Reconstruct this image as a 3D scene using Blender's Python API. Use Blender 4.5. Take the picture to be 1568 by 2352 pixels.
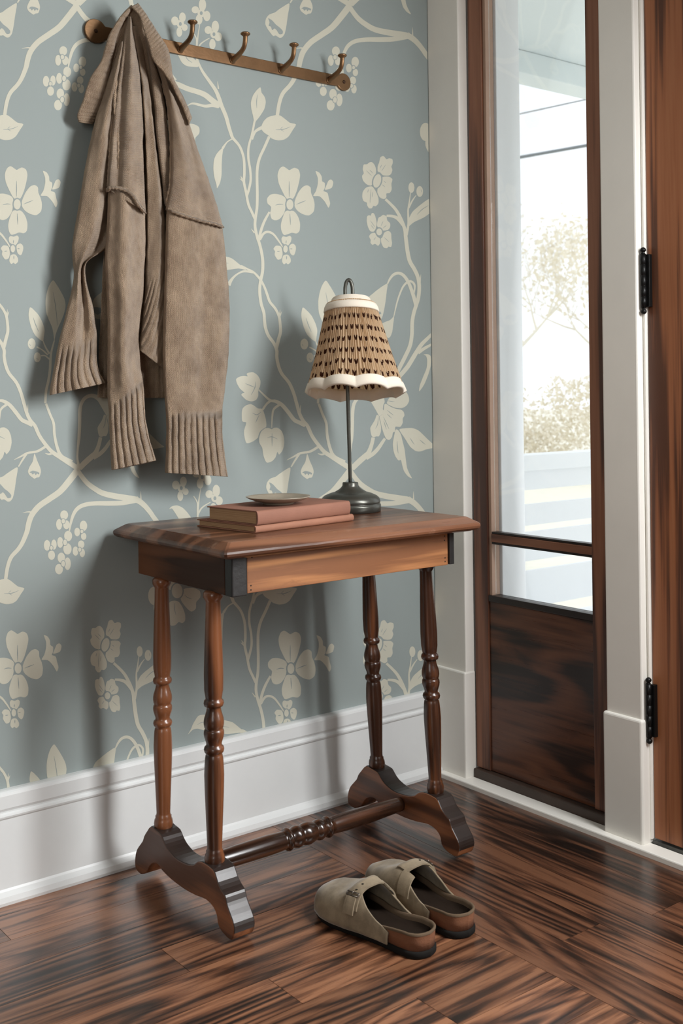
import bpy, bmesh, math, random
from mathutils import Vector, Matrix, noise as mnoise
from mathutils.geometry import delaunay_2d_cdt
random.seed(7)
for o in list(bpy.data.objects): bpy.data.objects.remove(o, do_unlink=True)
sc = bpy.context.scene
COL = sc.collection
PI = math.pi

# ------------------------------------------------------------------ camera
CAM = Vector((-2.0208, -2.182, 1.0051)); YAW = .661; ROLL = -.0129; FPX = 2551.0; SHIFT = 271.6
FW = Vector((math.sin(YAW), math.cos(YAW), 0)); RT = Vector((math.cos(YAW), -math.sin(YAW), 0)); UP = Vector((0, 0, 1))
R2 = RT*math.cos(ROLL) + UP*math.sin(ROLL); U2 = -RT*math.sin(ROLL) + UP*math.cos(ROLL)
cd = bpy.data.cameras.new('camera'); cam = bpy.data.objects.new('camera', cd); COL.objects.link(cam)
m = Matrix.Identity(4)
for i in range(3):
    m[i][0] = R2[i]; m[i][1] = U2[i]; m[i][2] = -FW[i]; m[i][3] = CAM[i]
cam.matrix_world = m
cd.sensor_fit = 'VERTICAL'; cd.sensor_height = 36; cd.lens = FPX/2352*36; cd.shift_y = -SHIFT/2352
cd.clip_start = .05; cd.clip_end = 200
cd.dof.use_dof = True; cd.dof.focus_distance = 2.45; cd.dof.aperture_fstop = 8
sc.camera = cam

# ------------------------------------------------------------------ world, lights, exposure
w = bpy.data.worlds.new('overcast_sky'); sc.world = w; w.use_nodes = True
bg = w.node_tree.nodes['Background']; bg.inputs[0].default_value = (.93, .96, 1, 1); bg.inputs[1].default_value = 1.5
def area(name, loc, sx, sy, energy, aim, col=(1, .97, .93)):
    l = bpy.data.lights.new(name, 'AREA'); l.shape = 'RECTANGLE'; l.size = sx; l.size_y = sy; l.energy = energy; l.color = col
    o = bpy.data.objects.new(name, l); COL.objects.link(o); o.location = loc
    o.rotation_euler = (Vector(aim) - Vector(loc)).to_track_quat('-Z', 'Y').to_euler(); return o
area('second_sidelight_daylight', (-.03, -1.88, 1.45), .40, 1.4, 108, (-1.0, -1.5, .75), (.98, .99, 1))
area('room_fill_light', (-4.1, -3.1, 1.6), 1.6, 1.5, 54, (0, -.5, 1.0), (1, .98, .95))  # added fill from the unseen left side of the room, no window built there
vs = sc.view_settings
vs.view_transform = 'Standard'; vs.look = 'None'; vs.gamma = 1; vs.use_curve_mapping = False; vs.exposure = -.12

# ------------------------------------------------------------------ helpers
def trace(x, y, ax, val):
    """a point of the place seen at photo pixel (x, y), on the plane axis ax = val"""
    d = FW + R2*((x-784)/FPX) + U2*((1176-SHIFT-y)/FPX)
    return CAM + d*((val-CAM[ax])/d[ax])
def s2l(c):
    return tuple(((v/255)/12.92 if v/255 <= .04045 else ((v/255+.055)/1.055)**2.4) for v in c)
def tag(o, label=None, cat=None, group=None, kind=None):
    if label: o['label'] = label
    if cat: o['category'] = cat
    if group: o['group'] = group
    if kind: o['kind'] = kind
    return o
def empty(name, loc=(0, 0, 0), rz=0):
    o = bpy.data.objects.new(name, None); COL.objects.link(o); o.location = loc; o.rotation_euler = (0, 0, rz)
    o.empty_display_size = .05; return o
def link(name, me, mat, parent=None, smooth=False):
    if isinstance(me, bmesh.types.BMesh):
        b = me; me = bpy.data.meshes.new(name)
        bmesh.ops.recalc_face_normals(b, faces=b.faces); b.to_mesh(me); b.free()
    if smooth:
        for p in me.polygons: p.use_smooth = True
    if mat and not me.materials: me.materials.append(mat)
    o = bpy.data.objects.new(name, me); COL.objects.link(o)
    if parent: o.parent = parent
    return o
def pyd(name, v, f, mat, parent=None, smooth=False, uv=None, recalc=True):
    me = bpy.data.meshes.new(name); me.from_pydata([tuple(p) for p in v], [], f)
    if uv:
        l = me.uv_layers.new(name='UVMap')
        for lp in me.loops: l.data[lp.index].uv = uv[lp.vertex_index]
    if recalc:
        b = bmesh.new(); b.from_mesh(me); bmesh.ops.recalc_face_normals(b, faces=b.faces); b.to_mesh(me); b.free()
    return link(name, me, mat, parent, smooth)
def bx(b, lo, hi, bev=0, seg=2):
    r = bmesh.ops.create_cube(b, size=1)
    c = [(lo[i]+hi[i])/2 for i in range(3)]; s = [abs(hi[i]-lo[i]) for i in range(3)]
    for v in r['verts']: v.co = Vector([v.co[i]*s[i]+c[i] for i in range(3)])
    if bev:
        es = list({e for v in r['verts'] for e in v.link_edges})
        bmesh.ops.bevel(b, geom=es, offset=bev, segments=seg, profile=.5, affect='EDGES')
    return b
def box(name, lo, hi, mat, parent=None, bev=.002, seg=2):
    return link(name, bx(bmesh.new(), lo, hi, bev, seg), mat, parent)
def lathe(name, prof, mat, parent=None, n=40, M=None, axis='Z', rad=None, smooth=True, caps=True):
    v = []; f = []
    for k, (h, r) in enumerate(prof):
        for i in range(n):
            a = 2*PI*i/n; rr = r*(rad(a, k) if rad else 1)
            v.append(Vector((rr*math.cos(a), rr*math.sin(a), h)))
    for k in range(len(prof)-1):
        for i in range(n):
            j = (i+1) % n; f.append((k*n+i, k*n+j, (k+1)*n+j, (k+1)*n+i))
    if caps: f.append(tuple(range(n))[::-1]); f.append(tuple((len(prof)-1)*n+i for i in range(n)))
    if axis == 'X': v = [Vector((p.z, p.x, p.y)) for p in v]
    if axis == 'Y': v = [Vector((p.x, p.z, p.y)) for p in v]
    if M is not None: v = [M @ p for p in v]
    return pyd(name, v, f, mat, parent, smooth)
def smooth_path(pts, n):
    P = [Vector(p) for p in pts]; out = []
    if len(P) == 2: return [P[0].lerp(P[1], i/(n-1)) for i in range(n)]
    for i in range(n):
        t = i/(n-1)*(len(P)-1); k = min(int(t), len(P)-2); u = t-k
        p0 = P[max(k-1, 0)]; p1 = P[k]; p2 = P[k+1]; p3 = P[min(k+2, len(P)-1)]
        out.append(.5*((2*p1)+(p2-p0)*u+(2*p0-5*p1+4*p2-p3)*u*u+(3*p1-p0-3*p2+p3)*u**3))
    return out
def tube_geo(pts, rad, n=12, flat=None):
    P = [Vector(p) for p in pts]; v = []; f = []; m_ = len(P)
    up = Vector((.13, .37, .92)).normalized() if flat is None else Vector(flat[0])
    for k in range(m_):
        t = (P[min(k+1, m_-1)]-P[max(k-1, 0)]).normalized()
        s = t.cross(up); s = s.normalized() if s.length > 1e-5 else Vector((1, 0, 0)); u = s.cross(t).normalized()
        r = rad[k] if isinstance(rad, (list, tuple)) else rad
        for i in range(n):
            a = 2*PI*i/n
            v.append(P[k]+s*(math.cos(a)*r*(flat[1] if flat else 1))+u*(math.sin(a)*r))
    for k in range(m_-1):
        for i in range(n):
            j = (i+1) % n; f.append((k*n+i, k*n+j, (k+1)*n+j, (k+1)*n+i))
    f.append(tuple(range(n))[::-1]); f.append(tuple((m_-1)*n+i for i in range(n)))
    return v, f
def tube(name, pts, rad, mat, parent=None, n=12, flat=None):
    v, f = tube_geo(pts, rad, n, flat); return pyd(name, v, f, mat, parent, True)
def extrude_poly(name, pts, ax, a, b, mat, parent=None, bev=0, seg=2):
    """closed outline (2D in the two other axes) extruded along axis ax from a to b"""
    bm_ = bmesh.new(); oth = [i for i in range(3) if i != ax]
    vs_ = []
    for p in pts:
        c = [0, 0, 0]; c[oth[0]] = p[0]; c[oth[1]] = p[1]; c[ax] = a; vs_.append(bm_.verts.new(c))
    fc = bm_.faces.new(vs_)
    r = bmesh.ops.extrude_face_region(bm_, geom=[fc])
    nv = [e for e in r['geom'] if isinstance(e, bmesh.types.BMVert)]
    d = [0, 0, 0]; d[ax] = b-a
    bmesh.ops.translate(bm_, verts=nv, vec=d)
    bmesh.ops.recalc_face_normals(bm_, faces=bm_.faces)
    if bev:
        es = [e for e in bm_.edges if len(e.link_faces) == 2 and any(len(f_.verts) > 4 for f_ in e.link_faces)]
        bmesh.ops.bevel(bm_, geom=es, offset=bev, segments=seg, profile=.5, affect='EDGES')
    bmesh.ops.triangulate(bm_, faces=[f_ for f_ in bm_.faces if len(f_.verts) > 4])
    return link(name, bm_, mat, parent)

# ------------------------------------------------------------------ materials
class NT:
    def __init__(s, name):
        s.m = bpy.data.materials.new(name); s.m.use_nodes = True; s.t = s.m.node_tree
        s.b = s.t.nodes['Principled BSDF']; s.out = s.t.nodes['Material Output']
    def n(s, typ, **kw):
        nd = s.t.nodes.new(typ)
        for k, v in kw.items():
            if k.startswith('i_'):
                key = k[2:]; key = int(key) if key.isdigit() else key.replace('_', ' ')
                s.set(nd.inputs[key], v)
            else: setattr(nd, k, v)
        return nd
    def set(s, inp, v):
        if hasattr(v, 'is_linked') or hasattr(v, 'links'): s.t.links.new(v, inp)
        elif isinstance(v, tuple) and len(v) == 3 and inp.type == 'RGBA': inp.default_value = (*v, 1)
        else: inp.default_value = v
    def math(s, op, a, b=0., c=None, clamp=False):
        nd = s.n('ShaderNodeMath', operation=op, use_clamp=clamp); s.set(nd.inputs[0], a); s.set(nd.inputs[1], b)
        if c is not None: s.set(nd.inputs[2], c)
        return nd.outputs[0]
    def ramp(s, fac, stops, interp='LINEAR'):
        nd = s.n('ShaderNodeValToRGB'); nd.color_ramp.interpolation = interp
        el = nd.color_ramp.elements
        while len(el) < len(stops): el.new(.5)
        for e, (p, c) in zip(el, stops): e.position = p; e.color = (*c, 1) if len(c) == 3 else c
        s.set(nd.inputs[0], fac); return nd.outputs[0]
    def mix(s, fac, a, b, bt='MIX'):
        nd = s.n('ShaderNodeMix', data_type='RGBA', blend_type=bt); s.set(nd.inputs[0], fac); s.set(nd.inputs[6], a); s.set(nd.inputs[7], b)
        return nd.outputs[2]
    def coord(s, kind='Object', scale=(1, 1, 1), loc=(0, 0, 0), rnd=0):
        tc = s.n('ShaderNodeTexCoord'); mp = s.n('ShaderNodeMapping'); s.set(mp.inputs['Vector'], tc.outputs[kind])
        mp.inputs['Scale'].default_value = scale; mp.inputs['Location'].default_value = loc
        if rnd:
            oi = s.n('ShaderNodeObjectInfo'); vm = s.n('ShaderNodeVectorMath', operation='SCALE')
            vm.inputs[0].default_value = (rnd, rnd*1.7, rnd*.6); s.set(vm.inputs[3], oi.outputs['Random'])
            ad = s.n('ShaderNodeVectorMath', operation='ADD'); s.set(ad.inputs[0], mp.outputs[0]); s.set(ad.inputs[1], vm.outputs[0])
            return ad.outputs[0]
        return mp.outputs[0]
    def noise(s, vec, scale=1, detail=4, rough=.55, dist=0):
        nd = s.n('ShaderNodeTexNoise'); s.set(nd.inputs['Vector'], vec); nd.inputs['Scale'].default_value = scale
        nd.inputs['Detail'].default_value = detail; nd.inputs['Roughness'].default_value = rough; nd.inputs['Distortion'].default_value = dist
        return nd.outputs[0]
    def bump(s, h, strength=.3, dist=.002):
        nd = s.n('ShaderNodeBump'); nd.inputs['Strength'].default_value = strength; nd.inputs['Distance'].default_value = dist
        s.set(nd.inputs['Height'], h); s.set(s.b.inputs['Normal'], nd.outputs[0]); return nd.outputs[0]
    def P(s, **kw):
        for k, v in kw.items(): s.set(s.b.inputs[k.replace('_', ' ')], v)
        return s.m

def plain(name, col, rough=.5, metal=0, bumps=0, bscale=200, var=.0, spec=.5):
    t = NT(name)
    c = s2l(col)
    if var:
        n = t.noise(t.coord(), 9, 5, .6)
        c = t.ramp(n, [(.3, tuple(x*(1-var) for x in c)), (.7, tuple(min(1, x*(1+var)) for x in c))])
    if bumps: t.bump(t.noise(t.coord(), bscale, 3), bumps, .001)
    return t.P(Base_Color=c, Roughness=rough, Metallic=metal, Specular_IOR_Level=spec)

def wood(name, cols, axis=0, rough=.35, rings=26, across=9, along=.7, fib=1, rnd=11, dark=None, tone=0, spec=.5, bump=.12, wear=None, coat=0):
    """cols: dark grain, mid, light.  Grain runs along the object's own axis"""
    t = NT(name)
    sc_ = [across]*3; sc_[axis] = along
    v = t.coord('Object', tuple(sc_), rnd=rnd)
    n = t.noise(v, 1, 2.5, .5, .35)
    ring = t.math('SINE', t.math('MULTIPLY', n, rings*PI))
    ring = t.math('MULTIPLY_ADD', ring, .5, .5)
    sf = [170]*3; sf[axis] = 5
    fb = t.noise(t.coord('Object', tuple(sf), rnd=rnd), 1, 3, .6)
    sf2 = [60]*3; sf2[axis] = 2.2
    f2 = t.noise(t.coord('Object', tuple(sf2), rnd=rnd), 1, 3, .65, .4)
    g = t.math('ADD', t.math('MULTIPLY', ring, .55), t.math('MULTIPLY_ADD', fb, .35*fib, t.math('MULTIPLY_ADD', f2, .7*fib, -.35*fib-.12*fib)))
    c = t.ramp(g, [(.08, s2l(cols[0])), (.45, s2l(cols[1])), (.95, s2l(cols[2]))])
    if tone:
        oi = t.n('ShaderNodeObjectInfo'); hs = t.n('ShaderNodeHueSaturation')
        t.set(hs.inputs['Color'], c); t.set(hs.inputs['Value'], t.math('MULTIPLY_ADD', oi.outputs['Random'], tone, 1-tone*.5)); c = hs.outputs[0]
    if dark:   # stains of old finish
        k = t.noise(t.coord('Object', tuple(dark[1]), rnd=rnd), 1, 5, .62, .7)
        c = t.mix(t.ramp(k, [(dark[2], (0, 0, 0)), (dark[3], (1, 1, 1))]), c, s2l(dark[0]))
    if wear:
        k = t.noise(t.coord('Object', (16, 16, 16), rnd=rnd), 1, 8, .7)
        c = t.mix(t.ramp(k, [(.60, (0, 0, 0)), (.72, (.55, .55, .55))]), c, s2l(wear))
    t.bump(g, bump, .0012)
    rr = t.math('MULTIPLY_ADD', fb, .16, rough-.08)
    if coat: t.P(Coat_Weight=coat, Coat_Roughness=.2)
    return t.P(Base_Color=c, Roughness=rr, Specular_IOR_Level=spec)

M = {}
M['wallpaper'] = NT('wallpaper_blue'); t = M['wallpaper']
t.bump(t.noise(t.coord('Object', (1, 1, 1)), 900, 2), .05, .0006)
M['wallpaper'] = t.P(Base_Color=s2l((149, 158, 156)), Roughness=.85, Specular_IOR_Level=.2)
M['print'] = plain('wallpaper_cream_print', (200, 198, 182), .85, spec=.2)
M['white_paint'] = plain('white_paint', (238, 235, 227), .45, bumps=.08, bscale=60, var=.02)
M['white_base'] = plain('white_baseboard_paint', (222, 224, 223), .38, bumps=.06, bscale=45, var=.025)
M['off_wall'] = plain('plain_wall_paint', (96, 88, 78), .9)
M['ceiling'] = plain('ceiling_paint', (205, 203, 198), .9)
M['sub'] = plain('floor_gap', (22, 14, 10), .8)
def floor_wood(name, axis, rnd, cols):
    """old oak strip: open cathedral grain in dark lines over a warm ground, a few boards darker"""
    t = NT(name); o_ = 1-axis
    def st(al, ac): q = [ac]*3; q[axis] = al; return tuple(q)
    n1 = t.noise(t.coord('Object', st(.55, 6.5), rnd=rnd), 1, 2, .5, .25)
    saw = t.math('FRACT', t.math('MULTIPLY', n1, 17.))
    line = t.math('POWER', t.math('SUBTRACT', 1., t.math('ABSOLUTE', t.math('MULTIPLY_ADD', saw, 2., -1.))), 1.6)
    fib = t.noise(t.coord('Object', st(3.5, 150), rnd=rnd), 1, 4, .65)
    med = t.noise(t.coord('Object', st(1.8, 34), rnd=rnd), 1, 4, .6, .5)
    big = t.noise(t.coord('Object', st(1.1, 7), rnd=rnd*1.3), 1, 4, .55, .4)
    fine = t.noise(t.coord('Object', st(5, 62), rnd=rnd), 1, 5, .7, .8)
    d = t.math('MULTIPLY', line, t.math('MULTIPLY_ADD', big, 1.5, -.25))
    d = t.math('ADD', d, t.math('MULTIPLY_ADD', med, 1.3, -.65)); d = t.math('ADD', d, t.math('MULTIPLY_ADD', fib, .8, -.40))
    d = t.math('ADD', d, t.math('MULTIPLY_ADD', big, 1.0, -.44)); d = t.math('ADD', d, t.math('MULTIPLY_ADD', fine, 1.1, -.55))
    c = t.ramp(d, [(.0, s2l(cols[3])), (.22, s2l(cols[2])), (.5, s2l(cols[1])), (.82, s2l(cols[0]))])
    oi = t.n('ShaderNodeObjectInfo'); hs = t.n('ShaderNodeHueSaturation'); t.set(hs.inputs['Color'], c)
    t.set(hs.inputs['Value'], t.math('MULTIPLY_ADD', oi.outputs['Random'], .42, .62)); t.set(hs.inputs['Saturation'], .92)
    t.bump(t.math('MULTIPLY', d, -1.), .10, .001)
    return t.P(Base_Color=hs.outputs[0], Roughness=t.math('MULTIPLY_ADD', fib, .16, .22), Specular_IOR_Level=.6, Coat_Weight=.25, Coat_Roughness=.22)
M['floor'] = floor_wood('oak_floor', 0, 37, ((30, 18, 12), (66, 39, 24), (114, 69, 41), (146, 95, 60)))
M['floor_y'] = floor_wood('oak_floor_border', 1, 53, ((26, 16, 11), (55, 33, 21), (96, 57, 35), (128, 81, 51)))
M['frame_wood'] = wood('stained_frame_wood', ((72, 44, 33), (130, 85, 62), (156, 108, 82)), 2, .42, rings=7, across=12, along=.6, tone=.1)
M['panel_wood'] = wood('dark_panel_wood', ((36, 21, 14), (88, 52, 34), (120, 76, 50)), 1, .3, rings=8, across=9, along=1.4, dark=((20, 12, 8), (2, 5, 8), .50, .74))
M['muntin_wood'] = wood('muntin_wood', ((54, 32, 24), (124, 80, 58), (150, 104, 78)), 1, .45, rings=12, across=18, along=.8)
M['bead_wood'] = plain('pale_bead_wood', (168, 138, 118), .5, var=.08)
M['dark_bead'] = plain('dark_bead_wood', (38, 27, 22), .4, var=.2)
M['sill'] = plain('worn_dark_sill', (62, 48, 40), .45, var=.3)
M['thresh'] = plain('worn_slate_threshold', (66, 66, 62), .4, var=.45, bumps=.2, bscale=40)
M['door_wood'] = wood('oak_door', ((84, 48, 29), (150, 92, 57), (168, 111, 74)), 2, .42, rings=6, across=34, along=.8, fib=1.1)
M['black_iron'] = plain('black_iron', (24, 24, 24), .4, .6, bumps=.25, bscale=120)
M['top_wood'] = wood('table_top_wood', ((76, 46, 30), (118, 77, 54), (138, 97, 72)), 0, .3, rings=9, across=8, along=.6, fib=.55, wear=(160, 126, 104), spec=.6)
M['dark_wood'] = wood('dark_apron_wood', ((56, 34, 22), (100, 63, 41), (122, 80, 54)), 1, .55, rings=7, across=10, along=1, fib=.6, spec=.2)
M['front_wood'] = wood('bare_front_board', ((124, 78, 46), (188, 129, 80), (204, 148, 98)), 0, .55, rings=7, across=15, along=.9, fib=.75, dark=((104, 62, 40), (9, 20, 30), .63, .8))
M['end_black'] = plain('blackened_end_grain', (26, 24, 23), .5, bumps=.5, bscale=90, var=.3)
M['leg_wood'] = wood('turned_leg_wood', ((54, 30, 18), (112, 67, 40), (134, 84, 54)), 2, .3, rings=6, across=16, along=1.2, fib=.9, coat=.2)
M['foot_wood'] = wood('foot_wood', ((82, 48, 29), (146, 91, 57), (166, 110, 72)), 1, .36, rings=7, across=9, along=1.6, fib=.7)
M['rail_wood'] = wood('stretcher_wood', ((42, 25, 16), (86, 53, 35), (110, 72, 48)), 0, .22, rings=6, across=16, along=1.2, fib=.8, coat=.3)
M['brass'] = plain('aged_brass', (128, 98, 70), .36, .85, bumps=.15, bscale=150, var=.25)
M['bronze'] = plain('dark_bronze', (72, 50, 36), .4, .7, var=.2)
M['pewter'] = plain('dark_pewter', (88, 88, 82), .34, .7, bumps=.05, bscale=300)
M['trim_fabric'] = plain('cream_binding', (226, 216, 200), .9, bumps=.3, bscale=700)
M['cloth_cover'] = plain('rose_brown_book_cloth', (136, 92, 74), .75, bumps=.2, bscale=900, var=.1)
M['cloth_cover2'] = plain('tan_rose_book_cloth', (146, 100, 78), .75, bumps=.2, bscale=900, var=.14)
M['pages'] = NT('page_edges'); t = M['pages']
pn = t.noise(t.coord('Object', (4, 4, 900)), 1, 2)
t.bump(pn, .5, .0008); M['pages'] = t.P(Base_Color=t.ramp(pn, [(.3, s2l((150, 112, 78))), (.7, s2l((186, 150, 112)))]), Roughness=.85)
M['stoneware'] = plain('grey_stoneware', (150, 140, 124), .3, var=.2, bumps=.1, bscale=40)
M['suede'] = NT('taupe_suede'); t = M['suede']
sn = t.noise(t.coord('Object'), 28, 5, .6); sf = t.noise(t.coord('Object'), 900, 2)
t.bump(sf, .35, .0008)
M['suede'] = t.P(Base_Color=t.ramp(sn, [(.3, s2l((112, 99, 81))), (.7, s2l((152, 137, 114)))]), Roughness=.95, Sheen_Weight=.3, Sheen_Roughness=.4, Specular_IOR_Level=.15)
M['suede_in'] = plain('suede_lining', (98, 82, 66), .95, var=.15, bumps=.3, bscale=700, spec=.1)
M['footbed'] = plain('worn_footbed', (34, 26, 20), .9, var=.3, bumps=.2, bscale=300, spec=.1)
M['cork'] = plain('brown_cork', (122, 78, 52), .8, var=.22, bumps=.5, bscale=260)
M['rubber'] = plain('black_rubber_sole', (24, 22, 20), .9, bumps=.2, bscale=80, spec=.2)
M['buckle'] = plain('dull_steel', (120, 112, 104), .35, .9)
M['white_ext'] = plain('white_porch_paint', (246, 248, 250), .7)
M['porch_ceiling'] = plain('porch_ceiling_paint', (226, 234, 237), .8)
M['lawn'] = plain('glare_paled_lawn', (246, 242, 226), .95, var=.04)  # overexposed outdoor glare put into the lawn colour
M['bark'] = plain('haze_paled_bark', (232, 227, 217), .95, var=.04)  # bark paled to stand in for bright outdoor haze, no frost
M['twig'] = plain('haze_paled_foliage', (238, 231, 215), .95, var=.05)  # leaves and hedge paled too, the bright haze is in their colour
M['wire'] = plain('grey_cable', (120, 126, 130), .7)
M['pave'] = plain('pale_concrete', (240, 242, 243), .9, var=.03)
t = NT('clear_glass')
gl = t.n('ShaderNodeBsdfGlossy'); gl.inputs['Roughness'].default_value = .02
tr = t.n('ShaderNodeBsdfTransparent'); tr.inputs[0].default_value = (.97, .98, .98, 1)
lw = t.n('ShaderNodeFresnel'); lw.inputs[0].default_value = 1.45
mx = t.n('ShaderNodeMixShader'); t.set(mx.inputs[0], t.math('MULTIPLY', lw.outputs[0], .22)); t.set(mx.inputs[1], tr.outputs[0]); t.set(mx.inputs[2], gl.outputs[0])
t.set(t.out.inputs[0], mx.outputs[0]); M['glass'] = t.m

def knit(name, sx=.0047, sy=.0040, rot=False, base=((148, 124, 100), (196, 170, 142))):
    """stockinette stitch: columns of little V loops, as relief on the cloth's own UV (metres)"""
    t = NT(name); tc = t.n('ShaderNodeTexCoord'); sp = t.n('ShaderNodeSeparateXYZ'); t.set(sp.inputs[0], tc.outputs['UV'])
    U, V = sp.outputs[0], sp.outputs[1]
    if rot: U, V = V, U
    wob = t.math('MULTIPLY', t.math('SUBTRACT', t.noise(t.coord('UV', (60, 60, 60)), 1, 2), .5), .9)
    fu = t.math('FRACT', t.math('ADD', t.math('DIVIDE', U, sx), wob))
    tri = t.math('MULTIPLY', t.math('ABSOLUTE', t.math('SUBTRACT', fu, .5)), 2.)
    fv = t.math('FRACT', t.math('SUBTRACT', t.math('ADD', t.math('DIVIDE', V, sy), wob), t.math('MULTIPLY', tri, .8)))
    leg = t.math('SINE', t.math('MULTIPLY', tri, PI))                     # two yarns of the V
    row = t.math('SINE', t.math('MULTIPLY', fv, PI))
    h = t.math('MULTIPLY', t.math('POWER', t.math('ABSOLUTE', leg), .6), t.math('POWER', t.math('ABSOLUTE', row), .6))
    fz = t.noise(t.coord('UV', (1500, 1500, 1500)), 1, 3)
    t.bump(t.math('MULTIPLY_ADD', fz, .35, h), 1.0, .0022)
    c = t.ramp(t.noise(t.coord('UV', (22, 14, 10)), 1, 5, .65), [(.3, s2l(base[0])), (.72, s2l(base[1]))])
    return t.P(Base_Color=c, Roughness=.95, Sheen_Weight=.25, Sheen_Roughness=.5, Specular_IOR_Level=.1)
M['knit'] = knit('wool_knit'); M['knit_x'] = knit('wool_knit_sideways', rot=True)

# ------------------------------------------------------------------ floor
ROOM = (-4.2, -4.6)
floor = tag(box('floor', (ROOM[0], ROOM[1], -.08), (.0, .02, -.012), M['sub'], bev=0), 'brown oak plank floor with a border along the door wall', 'floor', kind='structure')
PW = .1035; g = .0005
def plank(x0, x1, y0, y1, mat):
    lo = (-(x1-x0)/2+g, -(y1-y0)/2+g, -.012); hi = ((x1-x0)/2-g, (y1-y0)/2-g, 0)
    o = link('plank', bx(bmesh.new(), lo, hi), mat, floor); o.location = ((x0+x1)/2, (y0+y1)/2, 0)
BX = -.57
y = 0; row = 0
CUTS = {0: [-1.6], 1: [-1.25], 2: [-1.75], 3: [-1.45], 4: [-1.05, -2.0], 5: [-1.7], 6: [-.957, -1.9], 7: [-1.35], 8: [-.80, -1.7]}
while y > -3.2:
    y1 = -.0685-PW*row
    xs = [BX]+CUTS.get(row, [BX-.5-random.random()*.9])
    while xs[-1] > -3.4: xs.append(xs[-1]-.9-random.random()*.5)
    for a, b in zip(xs, xs[1:]): plank(max(b, -3.6), a, y1, y, M['floor'])
    y = y1; row += 1
FLOOR_YEND = y
for i, (xa, xb) in enumerate([(-.57, -.466), (-.466, -.362), (-.362, -.258), (-.258, -.154), (-.154, -.046)]):
    ys = [0, -.75-.3*random.random()] if i != 0 else [0, -1.6]
    if i == 2: ys = [0, -1.5]
    while ys[-1] > FLOOR_YEND: ys.append(max(ys[-1]-1.1-.4*random.random(), FLOOR_YEND))
    for a, b in zip(ys, ys[1:]): plank(xa, xb, b, a, M['floor_y'])

# ------------------------------------------------------------------ room shell
CEIL = 2.75
wall_left = tag(box('wall_left', (ROOM[0], 0, -.05), (.14, .12, CEIL), M['wallpaper'], bev=0), 'grey blue wallpapered wall with cream vines and blossoms', 'wall', kind='structure')
tag(box('ceiling', (ROOM[0], ROOM[1], CEIL), (.14, .12, CEIL+.1), M['ceiling'], bev=0), 'plain white ceiling of the entry', 'ceiling', kind='structure')
tag(box('wall_back', (ROOM[0], ROOM[1]-.1, -.05), (.14, ROOM[1], CEIL), M['off_wall'], bev=0), 'plain wall behind the viewer', 'wall', kind='structure')
tag(box('wall_far', (ROOM[0]-.1, ROOM[1], -.05), (ROOM[0], .12, CEIL), M['off_wall'], bev=0), 'plain wall far to the left', 'wall', kind='structure')
wr = bmesh.new()
for (ya, yb, za, zb) in [(-.105, 0, -.05, CEIL), (-.655, -.565, -.05, CEIL), (-1.66, -1.56, -.05, CEIL), (ROOM[1], -2.12, -.05, CEIL),
                         (-.565, -.105, 2.2, CEIL), (-1.56, -.655, 2.2, CEIL), (-2.12, -1.66, 2.2, CEIL), (-2.12, -1.66, -.05, .45)]:
    bx(wr, (0, ya, za), (.14, yb, zb))
tag(link('wall_right', wr, M['white_paint']), 'white painted door wall around sidelight and front door', 'wall', kind='structure')

# baseboard on the wallpapered wall: moulded profile run along x
prof = [(0, 0), (-.032, 0), (-.033, .006), (-.030, .016), (-.022, .024), (-.019, .028), (-.018, .165), (-.0205, .1685), (-.0215, .172), (-.0205, .1755), (-.0165, .178),
        (-.0165, .181), (-.0195, .187), (-.0195, .212), (-.018, .217), (-.0145, .220), (-.010, .2212), (0, .2215)]
v = []; f = []; n = len(prof)
for X in (-3.4, -.0205):
    for (py, pz) in prof: v.append((X, py, pz))
for i in range(n-1): f.append((i, i+1, n+i+1, n+i))
f += [tuple(range(n))[::-1], tuple(range(n, 2*n))]
tag(pyd('baseboard_left', v, f, M['white_base']), 'tall white moulded baseboard under the blue wallpaper', 'baseboard', kind='structure')

# ------------------------------------------------------------------ door wall trim
tr1 = tag(empty('trim_1', (-.01, -.06, 0)), 'white flat casing in the corner beside the wallpaper', 'casing', kind='structure')
def sub(o, p):
    o.parent = p; o.matrix_parent_inverse = Matrix.Translation(p.location).inverted(); return o
sub(box('casing_board', (-.020, -.116, .28), (.012, -.0005, 2.3), M['white_paint'], bev=.003), tr1)
sub(box('plinth_block', (-.027, -.1185, .008), (.012, -.0005, .284), M['white_paint'], bev=.004), tr1)
tr2 = tag(empty('trim_2', (-.01, -.61, 0)), 'white flat casing between the sidelight and the door', 'casing', kind='structure')
sub(box('casing_board', (-.020, -.664, .28), (.012, -.567, 2.3), M['white_paint'], bev=.004), tr2)
sub(box('plinth_block', (-.0275, -.668, .008), (.012, -.561, .284), M['white_paint'], bev=.006, seg=3), tr2)
sub(box('door_stop', (-.002, -.6715, .02), (.012, -.6655, 2.3), M['white_paint'], bev=.0015), tr2)
tag(box('trim_3', (-.046, -3.2, -.01), (.0, -.033, .0125), M['white_paint'], bev=.003), 'white painted threshold strip on the floor along the door wall', 'threshold strip', kind='structure')

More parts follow.
